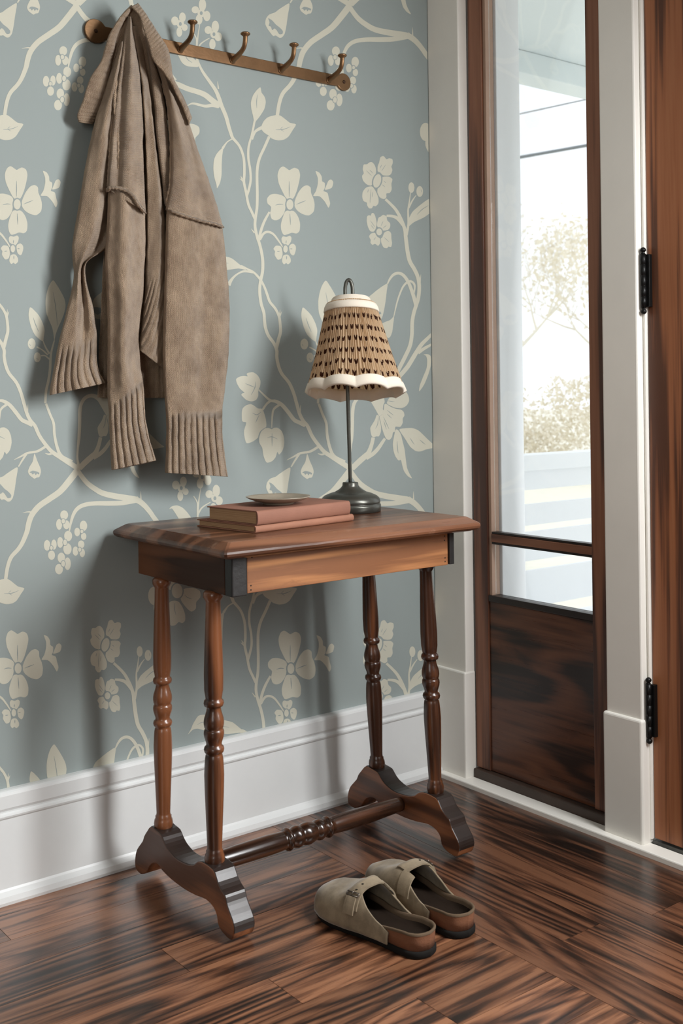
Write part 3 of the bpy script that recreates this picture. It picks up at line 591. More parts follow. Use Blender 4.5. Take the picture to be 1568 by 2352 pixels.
# ------------------------------------------------------------------ outside: porch, lawn, trees, wires
tag(box('porch_ceiling', (.14, -3, 2.52), (2.4, 1.34, 2.6), M['porch_ceiling'], bev=0), 'pale painted porch ceiling seen through the sidelight', 'ceiling', kind='structure')
tag(box('porch_floor', (.14, -3, -.12), (2.4, 1.34, -.04), M['pave'], bev=0), 'pale porch floor outside the door', 'floor', kind='structure')
tag(box('lawn', (-30, -40, -.5), (60, 60, -.35), M['lawn'], bev=0), 'pale lawn outside beyond the porch', 'ground', kind='structure')
pc = tag(empty('porch_column', (1.53, 1.27, -.04)), 'square white porch column outside the sidelight', 'column')
box('shaft', (-.068, -.07, .12), (.068, .07, 2.40), M['white_ext'], pc); box('base', (-.08, -.082, 0), (.08, .082, .12), M['white_ext'], pc); box('cap', (-.08, -.082, 2.40), (.08, .082, 2.455), M['white_ext'], pc)
tag(box('porch_beam', (.14, 1.2, 2.418), (2.4, 1.34, 2.519), M['porch_ceiling'], bev=.004), 'long white beam under the edge of the porch ceiling', 'beam')
pr = tag(empty('porch_railing', (2.6, 1.27, -.04)), 'white board railing along the side of the porch', 'railing')
for nm, z0, z1, hy in [('top_rail', .69, .76, .06), ('board', .60, .689, .012), ('board', .44, .535, .012), ('board', .28, .41, .012), ('board', .07, .235, .012)]:
    box(nm, (-1.0, -hy, z0), (1.9, hy, z1), M['white_ext'], pr)
box('post', (1.9, -.05, 0), (2.0, .05, .8), M['white_ext'], pr)
for nm, za in (('upper', 6.36), ('lower', 5.52)):
    pts = [(14, yy, za-.065*(12-yy)*(-1 if False else 1)*.98+.0006*(yy-12)**2) for yy in range(-10, 46, 4)]
    tag(tube('power_line', [(14, yy, za+.045*(yy-12)+.0004*(yy-12)**2) for yy in range(-14, 50, 4)], .012 if nm == 'upper' else .03, M['wire'], n=6),
        'thin upper overhead cable crossing the sky' if nm == 'upper' else 'thicker lower overhead cable crossing the sky', 'cable')
def tree(name, loc, h, seed, label):
    rnd = random.Random(seed); root = empty(name, loc); tag(root, label, 'tree')
    v = []; f = []
    def add(p, d, L, r, depth):
        pts = [p]; dd = d.copy()
        for k in range(4):
            dd = (dd+Vector((rnd.uniform(-.18, .18), rnd.uniform(-.18, .18), rnd.uniform(-.03, .12)))).normalized(); pts.append(pts[-1]+dd*L/4)
        gv, gf = tube_geo(pts, [r*(1-.16*k) for k in range(5)], 5); o = len(v); v.extend(gv); f.extend(tuple(i+o for i in q) for q in gf)
        if depth == 0: return
        for k in range(rnd.choice((3, 4, 4)) if depth > 1 else 4):
            q = pts[rnd.choice((2, 3, 4, 4))]; ax = Vector((rnd.uniform(-1, 1), rnd.uniform(-1, 1), rnd.uniform(-.2, .9))).normalized()
            add(q, (dd*.75+ax*.8).normalized(), L*rnd.uniform(.55, .8), r*.52, depth-1)
    add(Vector((0, 0, -.4)), Vector((0, 0, 1)), h*.34, h*.016, 5)
    pyd('branches', v, f, M['bark'], root, recalc=False)
    lv = []; lf = []
    for k in range(1500):
        p = v[rnd.randrange(len(v)//3, len(v))]+Vector((rnd.gauss(0, .15), rnd.gauss(0, .15), rnd.gauss(0, .15))); a = Vector((rnd.gauss(0, 1), rnd.gauss(0, 1), rnd.gauss(0, 1))).normalized()*rnd.uniform(.04, .09); b_ = a.cross(Vector((rnd.gauss(0, 1), rnd.gauss(0, 1), rnd.gauss(0, 1)))).normalized()*.04
        o = len(lv); lv += [p-a, p+b_, p+a, p-b_]; lf.append((o, o+1, o+2, o+3))
    tag(pyd('dry_leaves', lv, lf, M['twig'], root, recalc=False), kind='stuff')
tree('bare_tree', (10.5, 11.2, 0), 5.6, 3, 'pale bare tree outside, left in the sidelight')
tree('bare_tree', (19.5, 18.5, 0), 8.4, 8, 'taller pale bare tree outside, behind the first')
tree('bare_tree', (15.2, 11.3, 0), 5.4, 21, 'low pale bare tree outside, right in the sidelight')
hv = []; hf = []; rnd = random.Random(4)
for k in range(20000):
    p = Vector((rnd.uniform(11, 12.2), rnd.uniform(5, 17), 0)); p.z = -.35+rnd.random()**.8*(1.5+.5*math.sin(p.y*1.7)+.3*math.sin(p.y*4.1))
    a = Vector((rnd.gauss(0, 1), rnd.gauss(0, 1), rnd.gauss(0, 1))).normalized()*rnd.uniform(.025, .06); b_ = a.cross(Vector((rnd.gauss(0, 1), rnd.gauss(0, 1), rnd.gauss(0, 1)))).normalized()*.022
    o = len(hv); hv += [p-a, p+b_, p+a, p-b_]; hf.append((o, o+1, o+2, o+3))
tag(pyd('hedge', hv, hf, M['twig'], recalc=False), 'haze-paled dry hedge outside behind the porch railing', 'hedge', kind='stuff')

# ------------------------------------------------------------------ side table
ZT = .736
table = tag(empty('side_table', (-.635, -.245, 0)), 'small antique wooden side table with turned legs and trestle feet', 'table')
def tp(o): return sub(o, table)
X0, X1, Y0, Y1 = -.9594, -.3102, -.4702, -.0179
rings = [(.705, .016), (.7085, .006), (.712, .0015), (.7165, 0), (.7205, .0005), (.7235, .003), (.7325, .0165), (.7350, .0205), (.736, .0235)]
v = []; f = []
NX, NY = 12, 8
def rect(ins, z):
    xa, xb, ya, yb = X0+ins, X1-ins, Y0+ins, Y1-ins; c = .004
    L = []
    for i in range(NX): L.append((xa+c+(xb-xa-2*c)*i/(NX-1), ya))
    for i in range(NY): L.append((xb, ya+c+(yb-ya-2*c)*i/(NY-1)))
    for i in range(NX): L.append((xb-c-(xb-xa-2*c)*i/(NX-1), yb))
    for i in range(NY): L.append((xa, yb-c-(yb-ya-2*c)*i/(NY-1)))
    return [Vector((x+.0012*mnoise.noise(Vector((x*9, y*9, z*30))), y+.0012*mnoise.noise(Vector((x*9+5, y*9, z*30))), z)) for x, y in L]
n = 2*(NX+NY)
for z, ins in rings: v += rect(ins, z)
for k in range(len(rings)-1):
    for i in range(n): j = (i+1) % n; f.append((k*n+i, k*n+j, (k+1)*n+j, (k+1)*n+i))
f.append(tuple(range(n))[::-1]); f.append(tuple((len(rings)-1)*n+i for i in range(n)))
tp(pyd('tabletop', v, f, M['top_wood']))
ZA = .631
tp(box('side_board', (-.9225, -.4065, ZA), (-.9065, -.0629, .7055), M['dark_wood'], bev=.0015))
tp(box('corner_post', (-.9225, -.4330, ZA-.001), (-.8885, -.4068, .7055), M['end_black'], bev=.0025))
tp(box('front_board', (-.8835, -.4235, ZA+.001), (-.3675, -.4050, .7055), M['front_wood'], bev=.0012))
tp(box('side_board', (-.3665, -.4285, ZA+.002), (-.3530, -.0629, .7055), M['end_black'], bev=.0015))
tp(box('back_board', (-.9060, -.0800, ZA), (-.3670, -.0640, .7055), M['dark_wood'], bev=.0015))
tp(box('leg_cleat', (-.9060, -.4040, ZA+.004), (-.8850, -.0805, .66), M['dark_wood'], bev=.001))
tp(box('leg_cleat', (-.3880, -.4040, ZA+.004), (-.3670, -.0805, .66), M['dark_wood'], bev=.001))
for (nx, nz) in [(-.875, .638), (-.875, .646), (-.872, .699), (-.376, .64), (-.376, .648), (-.377, .686), (-.376, .695)]:
    tp(lathe('nail', [(-.4239, .0014), (-.4234, .0016)], M['black_iron'], n=10, axis='Y', M=Matrix.Translation((nx, 0, nz))))
LP = [(1357, 18), (1362, 23), (1372, 23), (1379, 19), (1381, 17.5), (1384, 17), (1420, 18), (1460, 19.6), (1500, 21), (1549, 22.5), (1585, 22), (1600, 19.5), (1606, 18.5), (1609, 22), (1615, 23.5), (1621, 22), (1623, 17), (1627, 16.5),
      (1633, 17.4), (1640, 19.4), (1648, 22), (1655, 23.2), (1662, 23.5), (1670, 22.2), (1674, 20), (1676, 22), (1680, 23.2), (1686, 23.5), (1692, 22.5), (1697, 21), (1706, 18), (1712, 18), (1715, 22), (1721, 23.5), (1727, 22), (1731, 18), (1734, 19.5), (1742, 21), (1755, 22),
      (1780, 23), (1820, 22), (1880, 19.5), (1945, 17), (1950, 17.5), (1953, 20), (1957, 19.5), (1962, 22), (1972, 23.5), (1980, 22), (1990, 18)]
zl = lambda p: .633-(p-1357)/1204*1.0
legprof = [(zl(p), r/1204) for p, r in LP][::-1]
def leg(xt, xb, y, zs):
    lo = .115
    pr = [(.633-(.633-z)*zs, r) for z, r in legprof]
    Mx = Matrix.Identity(4); Mx[0][2] = (xt-xb)/(.626-lo); Mx[0][3] = xb-lo*Mx[0][2]; Mx[1][3] = y
    return tp(lathe('leg', pr, M['leg_wood'], n=36, M=Mx))
leg(-.9165, -.9195, -.153, .985); leg(-.9165, -.9205, -.355, 1.0); leg(-.3705, -.3505, -.153, .985); leg(-.3705, -.3495, -.355, .99)
# trestle feet: traced outline of the left one
fz = [(120, 1562), (150, 1586), (180, 1612), (196, 1650), (215, 1690), (245, 1730), (280, 1762), (340, 1790), (375, 1792), (392, 1778), (410, 1772), (440, 1782), (490, 1820), (508, 1860), (520, 1900), (542, 1945), (562, 1978), (570, 2010), (578, 2045), (600, 2105), (614, 2148), (620, 2190), (614, 2225), (604, 2245),
      (580, 2232), (545, 2195), (522, 2150), (515, 2100), (495, 2050), (450, 2002), (390, 1978), (320, 1940), (240, 1880), (185, 1825), (170, 1800), (150, 1788), (125, 1792), (108, 1815), (95, 1840), (60, 1850), (32, 1822), (24, 1790), (25, 1750), (32, 1712), (45, 1685), (70, 1650), (78, 1622), (98, 1588)]
FO = []
Q_ = [Vector((*p, 0)) for p in fz]
fz = [q for i in range(len(Q_)) for q in (Q_[i].to_2d()[:], (.5*(Q_[i]+Q_[(i+1) % len(Q_)])+.0625*(Q_[i]+Q_[(i+1) % len(Q_)]-Q_[i-1]-Q_[(i+2) % len(Q_)])).to_2d()[:])]
for zx, zy in fz:
    p = trace(300+.38278*zx, 1300+.38278*zy, 0, -.9425); FO.append((p.y, max(p.z, .0008)))
M['foot_edge'] = plain('blackened_edge_finish', (40, 30, 26), .34, var=.35, bumps=.08, bscale=60)
for dx_, xa_, xb_ in ((0, -.9425, -.8965), (.003, -.3725, -.3265)):
    ft = tp(extrude_poly('foot', [(a_+dx_, b_) for a_, b_ in FO], 0, xa_, xb_, M['foot_wood'], bev=.0022, seg=2))
    ft.data.materials.append(M['foot_edge'])
    for p_ in ft.data.polygons: p_.material_index = 1 if abs(p_.normal.x) < .4 and p_.normal.z > -.3 and p_.center.y < -.10 else 0
L_ = .5235
half = [(.2617, .0160), (.250, .0168), (.18, .0198), (.10, .0205), (.066, .0190), (.0575, .0180), (.0565, .0222), (.0525, .0240), (.0485, .0222), (.0475, .0178), (.0435, .0178), (.0380, .0205), (.0310, .0232), (.0240, .0222), (.0190, .0192), (.0180, .0190), (.0140, .0212), (.0060, .0232), (0, .0236)]
full = [(L_/2-a, b) for a, b in half]+[(L_/2+a, b*.95) for a, b in half[::-1][1:]]
tp(lathe('stretcher', full, M['rail_wood'], n=32, axis='X', M=Matrix.Translation((-.8964, -.262, .070))))

# ------------------------------------------------------------------ books and dish
def book(p0, ang, L, D, th, z, cover, name_label, hub=0):
    root = empty('book', (p0[0], p0[1], z), ang); tag(root, name_label, 'book', 'books on the side table')
    c = .0024
    b = bmesh.new()
    bx(b, (0, 0.004, 0), (L, D, c), .0009, 2); bx(b, (0, .004, th-c), (L, D, th), .0009, 2)
    link('cover', b, M[cover], root)
    # rounded spine faces the front
    v = []; f = []; n = 14
    for X in (0, L):
        for i in range(n): a = -PI/2+PI*i/(n-1); v.append((X, .006-.0075*math.cos(a)**.7 if math.cos(a) > 0 else .006, th/2+th/2*math.sin(a)))
        for i in range(n): a = PI/2-PI*i/(n-1); v.append((X, .0082-.006*math.cos(a)**.7 if math.cos(a) > 0 else .0082, th/2+(th/2-.002)*math.sin(a)))
    m_ = 2*n
    for i in range(m_): j = (i+1) % m_; f.append((i, j, m_+j, m_+i))
    f += [tuple(range(m_))[::-1], tuple(range(m_, 2*m_))]
    pyd('spine', v, f, M[cover], root)
    box('page_block', (.0035, .0085, c+.0002), (L-.0035, D-.004, th-c-.0002), M['pages'], root, bev=.0006)
    return root
book((-.832, -.376), math.radians(6.8), .270, .186, .0150, ZT, 'cloth_cover2', 'thin worn tan-rose clothbound book lying under the thicker book')
book((-.829, -.379), math.radians(7.6), .258, .156, .0285, ZT+.0150, 'cloth_cover', 'thicker rose-brown clothbound book lying under the small dish')
zb = ZT+.0435
sc_r = lambda a, k: 1+(.022*abs(math.sin(5.5*a))-.011)*min(1, k/4) if k < 11 else 1+(.022*abs(math.sin(5.5*a))-.011)*max(0, (16-k)/5)
dpr = [(0, .030), (.002, .032), (.004, .033), (.0055, .040), (.008, .050), (.0115, .059), (.0150, .0655), (.0162, .0665), (.0165, .0655), (.0145, .060), (.011, .052), (.008, .044), (.0064, .034), (.006, .02), (.006, .004)]
dish = lathe('trinket_dish', dpr, M['stoneware'], n=66, rad=sc_r); dish.location = (-.722, -.296, zb+.0003)
tag(dish, 'small scalloped grey stoneware dish on top of the books', 'dish')

# ------------------------------------------------------------------ lamp
LB = Vector((-.447, -.187, ZT))
lamp = tag(empty('table_lamp', LB), 'small table lamp with dark metal stand and pleated tulip print shade', 'lamp')
lathe('base', [(0, .066), (.001, .069), (.014, .0695), (.017, .0685), (.018, .0665), (.0195, .0665), (.0205, .068), (.025, .068), (.031, .0655), (.036, .060), (.0405, .050), (.043, .042), (.0435, .038), (.046, .034), (.050, .027), (.055, .021), (.059, .0185), (.064, .018), (.0665, .0172), (.067, .012)], M['pewter'], lamp, n=56)
side = Vector((RT.x, RT.y, 0)); tow = Vector((-FW.x, -FW.y, 0))
pole = [Vector((0, 0, .06)), Vector((-.003, 0, .2)), Vector((-.006, 0, .35)), Vector((-.008, 0, .46))]
top0 = pole[-1]
arc = [top0+side*(.0085*(1-math.cos(a)))+Vector((0, 0, .045+.024*math.sin(a))) for a in [PI*i/12 for i in range(13)]]
tube('pole', smooth_path(pole, 16)+arc+[arc[-1]-Vector((0, 0, .03)), arc[-1]-Vector((0, 0, .075))], .0043, M['pewter'], lamp, n=14)
SC = Vector((.017, -.002, 0)); HZ = .272   # shade centre offset, rim height over the table
NL = 9; ph0 = math.atan2(-1.97, -1.57)
RB, RTp, ZS0, ZS1 = .1105, .0555, .271, .474
def lob(a): return abs(math.sin(NL/2*(a-ph0)))          # 0 at the points between scallops
tiltx = Vector((.034, 0, 0))
def shp(a, tt, rr): # tt 0 bottom..1 top
    return SC+Vector((rr*math.cos(a), rr*math.sin(a), 0))
n = 720; rows = 26; v = []; f = []; uv = []
rp = random.Random(5); pl = [rp.uniform(-.35, .35) for _ in range(110)]
for k in range(rows+1):
    tt = k/rows
    for i in range(n+1):
        a = 2*PI*i/n; q = a/(2*PI)*110; ii = int(q) % 110
        ple = math.cos(2*PI*(q+.35*math.sin(q*.9)))*(.0021+.0009*pl[ii])
        wv = max(0, 1-tt*2.2)
        rr = (RB+(RTp-RB)*(tt**.93))+ple*(1-.35*tt)+.0065*(lob(a)-.55)*wv
        z = ZS0+(ZS1-ZS0)*tt+(.0075*(lob(a)**.8-.55))*wv
        p = shp(a, tt, rr); v.append((p.x-.010*(tt-.0), p.y, z)); uv.append((i/n, tt))
for k in range(rows):
    for i in range(n): f.append((k*(n+1)+i, k*(n+1)+i+1, (k+1)*(n+1)+i+1, (k+1)*(n+1)+i))
t = NT('tulip_print_fabric'); tc = t.n('ShaderNodeTexCoord'); spn = t.n('ShaderNodeSeparateXYZ'); t.set(spn.inputs[0], tc.outputs['UV'])
rowv = t.math('MULTIPLY', spn.outputs[1], 7.6); rowv = t.math('ADD', rowv, .42); ri = t.math('FLOOR', rowv)
u_ = t.math('ADD', t.math('MULTIPLY', spn.outputs[0], 39.), t.math('MULTIPLY', t.math('MODULO', ri, 2.), .5))
cv_ = t.n('ShaderNodeCombineXYZ'); t.set(cv_.inputs[0], t.math('FLOOR', u_)); t.set(cv_.inputs[1], ri)
wn = t.n('ShaderNodeTexWhiteNoise', noise_dimensions='2D'); t.set(wn.inputs['Vector'], cv_.outputs[0])
jit = t.math('MULTIPLY', t.math('SUBTRACT', wn.outputs[0], .5), .30)
fx = t.math('SUBTRACT', t.math('ADD', t.math('FRACT', u_), jit), .5); fy = t.math('SUBTRACT', t.math('ADD', t.math('FRACT', rowv), t.math('MULTIPLY', jit, .35)), .5)
ax_ = t.math('ABSOLUTE', fx)
pet = t.math('SUBTRACT', ax_, t.math('MULTIPLY_ADD', fy, .42, .13))
e1 = t.math('ADD', t.math('POWER', t.math('DIVIDE', pet, .125), 2.), t.math('POWER', t.math('DIVIDE', fy, .225), 2.))
e2 = t.math('ADD', t.math('POWER', t.math('DIVIDE', ax_, .2), 2.), t.math('POWER', t.math('DIVIDE', t.math('ADD', fy, .1), .14), 2.))
stem = t.math('MULTIPLY', t.math('LESS_THAN', ax_, .025), t.math('MULTIPLY', t.math('LESS_THAN', fy, -.1), t.math('GREATER_THAN', fy, -.46)))
tul = t.math('MAXIMUM', t.math('MAXIMUM', t.math('LESS_THAN', e1, 1.), t.math('LESS_THAN', e2, 1.)), t.math('MULTIPLY', stem, .7))
base = t.ramp(t.noise(t.coord('UV', (260, 3, 1)), 1, 3), [(.3, s2l((206, 172, 134))), (.7, s2l((232, 208, 176)))])
colr = t.mix(tul, base, s2l((70, 42, 32)))
df = t.n('ShaderNodeBsdfDiffuse'); t.set(df.inputs[0], colr); tl = t.n('ShaderNodeBsdfTranslucent'); t.set(tl.inputs[0], colr)
ms = t.n('ShaderNodeMixShader'); ms.inputs[0].default_value = .5; t.set(ms.inputs[1], df.outputs[0]); t.set(ms.inputs[2], tl.outputs[0]); t.set(t.out.inputs[0], ms.outputs[0])
shade = pyd('shade', v, f, t.m, lamp, True, uv=uv, recalc=False)
# bound edges of the shade
def band(name, tts, push, nn=360):
    v = []; f = []; m_ = len(tts)
    for i in range(nn):
        a = 2*PI*i/nn
        for (tt, pu) in zip(tts, push):
            wv = max(0, 1-tt*2.2); rr = RB+(RTp-RB)*(max(tt, 0)**.93)+.0065*(lob(a)-.55)*wv+pu; z = ZS0+(ZS1-ZS0)*tt+(.0075*(lob(a)**.8-.55))*wv
            p = shp(a, tt, rr); v.append((p.x-.010*tt, p.y, z))
    for i in range(nn):
        j = (i+1) % nn
        for k in range(m_): l = (k+1) % m_; f.append((i*m_+k, i*m_+l, j*m_+l, j*m_+k))
    return pyd(name, v, f, M['trim_fabric'], shade, True)
band('lower_binding', [.108, .10, .05, .0, -.02, -.012, .05, .10], [.0014, .0034, .0042, .0040, .0, -.003, -.003, -.0026])
band('upper_binding', [.895, .91, .955, .985, .99, .96, .91], [.0014, .0036, .004, .0025, -.001, -.003, -.0026])
lathe('shade_collar', [(ZS1-.006, .0545), (ZS1-.001, .0540), (ZS1+.004, .0460), (ZS1+.011, .0445), (ZS1+.0135, .042), (ZS1+.0135, .030)], M['trim_fabric'], shade, n=48, M=Matrix.Translation(SC-Vector((.010, 0, 0))), caps=False)
lathe('shade_disc', [(ZS1+.0125, .043), (ZS1+.0137, .042), (ZS1+.0140, .004)], M['trim_fabric'], shade, n=48, M=Matrix.Translation(SC-Vector((.010, 0, 0))))
PV = SC+Vector((-.010, 0, ZS1)); shade.matrix_basis = Matrix.Translation(PV) @ Matrix.Rotation(math.radians(-9), 4, side) @ Matrix.Translation(-PV)
lathe('bulb_socket', [(.40, .012), (.402, .0145), (.455, .0145), (.462, .010), (.484, .006)], M['pewter'], lamp, n=24, M=Matrix.Translation(SC-Vector((.008, 0, 0))))
M['bulb'] = plain('frosted_bulb', (230, 222, 205), .35)
lathe('bulb', [(.335, .002), (.337, .010), (.345, .019), (.358, .0235), (.372, .021), (.388, .014), (.40, .0115)], M['bulb'], lamp, n=24, M=Matrix.Translation(SC-Vector((.008, 0, 0))))

# ------------------------------------------------------------------ coat rack
rack = tag(empty('coat_rack', (-.64, -.003, 1.782)), 'long aged brass coat rack with upright knobbed hooks', 'coat rack')
ol = []
xa, xb, zc, hb, rd = -.955, -.328, 0.0, .0135, .0245
def arcp(cx, s, r, a0, a1, n): return [(cx+s*r*math.cos(a), r*math.sin(a)) for a in [a0+(a1-a0)*i/n for i in range(n+1)]]
Rr_ = arcp(-.309, 1, .0215, -PI*.80, PI*.80, 24); Ll = arcp(-.977, -1, .0255, -PI*.82, PI*.82, 24)
ol = [(-.345, -hb)]+Rr_+[(-.345, hb), (-.935, hb)]+Ll[::-1]+[(-.935, -hb)]
ol = [(x+.64, z) for x, z in ol]
# outline order: bottom right -> right disc -> top right -> top left -> left disc -> bottom left
plate = extrude_poly('back_plate', ol, 1, .0025, -.0045, M['brass'], rack, bev=.0012, seg=2)
for cx in (-.309, -.977):
    s_ = lathe('screw', [(-.0062, .002), (-.006, .0035), (-.0045, .0045)], M['bronze'], rack, n=14, axis='Y', M=Matrix.Translation((cx+.64, 0, 0)))
for hx in (-.910, -.7735, -.6360, -.5005, -.3570):
    X = hx+.64
    pts = smooth_path([(X, -.003, -.004), (X, -.018, .000), (X, -.040, .0065), (X, -.053, .0145), (X, -.0585, .026), (X, -.0600, .040)], 18)
    hk = tube('hook', pts, [.0062-.0012*min(1, k/8) for k in range(18)], M['brass'], rack, n=12, flat=((1, 0, 0), 1.25))
    lathe('hook_foot', [(-.0045, .0078), (-.006, .0078), (-.0072, .0065)], M['brass'], hk, n=16, axis='Y', M=Matrix.Translation((X, 0, -.004)))
    lathe('knob', [(.036, .0050), (.0385, .006), (.041, .0100), (.0428, .0112), (.0445, .0110), (.0462, .0090), (.0468, .003)], M['brass'], hk, n=20, M=Matrix.Translation((X, -.060, 0)))

# ------------------------------------------------------------------ cardigan hanging on the first hook
card = tag(empty('cardigan', (-.90, -.07, .85)), 'chunky oatmeal brown knitted cardigan with ribbed cuffs hanging on the coat rack', 'cardigan')
def cl(x): return max(0., min(1., x))
def sstep(a, b, x): x = cl((x-a)/(b-a)); return x*x*(3-2*x)
def cloth(name, left, right, d, front, back, mat, nu=64, nv=120, nb=16, fold=None, hollow=False, pw=.55, seed=0, wob=.0016):
    """a closed piece of knitwear between two traced edges; d(v) is its distance from the wall, front(u,v) its swell"""
    Lp = smooth_path([(*p, 0) for p in left], nv); Rp = smooth_path([(*p, 0) for p in right], nv)
    v = []; uv = []; f = []; ring = nu+nb; vl = 0
    mid0 = None
    def P(u, vv, k, dep):
        p = Lp[k].lerp(Rp[k], u); return trace(p.x, p.y, 1, -max(dep, .004))
    for k in range(nv):
        vv = k/(nv-1); dd = d(vv) if callable(d) else d
        m0 = P(.5, vv, k, dd)
        if mid0 is not None: vl += (m0-mid0).length
        mid0 = m0
        a0 = P(0, vv, k, dd); a1 = P(1, vv, k, dd); wd = (a1-a0).length
        fr = front(vv) if callable(front) else front; bk = back(vv) if callable(back) else back
        ul = 0; last = None
        for i in range(ring):
            if i < nu: th = PI*i/nu; u = (1-math.cos(th))/2; s_ = math.sin(th)**pw; dep = dd+fr*s_+(fold(u, vv)*min(1, s_*1.6) if fold else 0)
            else: th = PI*(i-nu)/nb; u = (1+math.cos(th))/2; dep = dd-bk*math.sin(th)**.6
            q = P(u, vv, k, dep)
            q.y += wob*mnoise.noise(q*38+Vector((seed, 0, 0)))+wob*.6*mnoise.noise(q*90+Vector((seed, 3, 0)))
            q.x += wob*.5*mnoise.noise(q*45+Vector((0, seed, 0)))
            ul = ul+(q-last).length if last is not None else 0
            last = q
            v.append(q); uv.append((ul, -vl))
    for k in range(nv-1):
        for i in range(ring):
            j = (i+1) % ring; f.append((k*ring+i, k*ring+j, (k+1)*ring+j, (k+1)*ring+i))
    f.append(tuple(range(ring))[::-1])
    last = (nv-1)*ring
    if hollow:
        c = sum((v[last+i] for i in range(ring)), Vector())/ring; o = len(v)
        upv = (sum((v[last-12*ring+i] for i in range(ring)), Vector())/ring-c)
        for q in (.0, 1.):
            for i in range(ring):
                e = v[last+i]; ins = c+(e-c)*(.90 if q == 0 else .84); dy = (c.y-e.y)*.28
                v.append(ins+Vector((0, dy, 0))+upv*(.01+q*.9)); uv.append(uv[last+i])
        for lv, base in ((last, o), (o, o+ring)):
            for i in range(ring): j = (i+1) % ring; f.append((lv+i, lv+j, base+j, base+i))
        f.append(tuple(o+ring+i for i in range(ring)))
    else: f.append(tuple(last+i for i in range(ring)))
    return sub(pyd(name, v, f, M[mat], None, True, uv=uv), card)
def rib(n, amp, ph=0, sharp=.45):
    return lambda u: amp*(abs(math.sin(PI*(n*u+ph)))**sharp-.75)
def fold_ribs(n, amp, v0, extra=None, ph=0, v1=None):
    r = rib(n, amp, ph)
    return lambda u, vv: (r(u)*sstep(v0, v0+.06, vv))+(extra(u, vv) if extra else 0)
g2 = lambda x, c, w_: math.exp(-((x-c)/w_)**2)
# back of the body, seen dark between the fronts
cloth('back_panel', [(272, 210), (262, 400), (240, 560), (232, 700), (227, 820), (224, 913)], [(376, 210), (396, 400), (394, 560), (392, 700), (392, 820), (392, 914)], .022, .006, .008, 'knit', nu=90, nv=90, fold=fold_ribs(14, .004, .80))
cloth('neck_lining', [(297, 15), (272, 60), (246, 120), (228, 190), (214, 276)], [(313, 15), (340, 70), (372, 140), (400, 210), (424, 276)], lambda v: .074-.048*v, .004, .006, 'knit', nu=40, nv=40)
# left front with its ribbed hem
cloth('left_front', [(276, 95), (246, 190), (216, 285), (196, 380), (181, 470), (169, 540), (165, 578), (169, 625), (166, 660), (152, 715), (134, 790), (119, 868), (113, 908)],
      [(292, 95), (296, 190), (292, 285), (290, 380), (284, 470), (272, 528), (243, 572), (200, 602), (198, 645), (212, 700), (222, 765), (224, 840), (243, 880)],
      lambda v: .035+.012*v, lambda v: .036-.014*v, .016, 'knit', nu=90, nv=150, seed=2,
      fold=fold_ribs(7.2, .0095, .825, lambda u, v: .010*g2(u, .30+.25*v, .16)*(1-.3*v)-.024*g2(u, .80-.2*v, .16)*(1-sstep(.8, .9, v))+.008*g2(v, .60, .03)*sstep(.2, .8, u)))
# middle front fold with slanting ribbed edge
cloth('front_band', [(299, 60), (316, 140), (325, 200), (332, 300), (336, 400), (337, 500), (335, 600), (332, 680), (326, 745), (318, 803)],
      [(322, 60), (333, 140), (346, 230), (354, 300), (363, 380), (372, 450), (380, 520), (385, 610), (387, 730), (390, 858)],
      lambda v: .050-.006*v, .022, .014, 'knit', nu=64, nv=130, seed=5, fold=lambda u, v: .005*math.sin(u*5+v*6)+.0055*(abs(math.sin(PI*(8*(u*.55+v*2.4))))**.5-.7)*sstep(.74, .80, v))
cloth('inner_fold', [(324, 60), (337, 120), (347, 180), (354, 240), (360, 320), (370, 400), (377, 470)], [(334, 60), (354, 140), (370, 190), (379, 240), (388, 320), (393, 400), (390, 470)], .048, .016, .012, 'knit_x', nu=40, nv=90, seed=8)
# the two shoulders, knitted sideways
cloth('shoulder', [(294, 38), (286, 75), (279, 130), (269, 200), (259, 280), (251, 370), (246, 434)], [(302, 38), (309, 90), (317, 140), (323, 200), (328, 280), (329, 370), (335, 488)],
      lambda v: .058+.012*v, lambda v: .022+.012*v, .022, 'knit_x', nu=64, nv=120, seed=11, fold=lambda u, v: .008*g2(u, .62, .2)-.010*g2(u, .25, .12)*sstep(.1, .5, v))
cloth('shoulder', [(338, 80), (360, 150), (372, 190), (384, 240), (391, 300), (393, 360), (391, 420), (381, 478)], [(352, 80), (392, 165), (418, 232), (437, 290), (456, 350), (478, 410), (497, 468), (512, 521)],
      lambda v: .052+.018*v, lambda v: .020+.012*v, .022, 'knit_x', nu=72, nv=120, seed=14, fold=lambda u, v: .006*g2(u, .35, .18)-.006*g2(u, .7, .2))
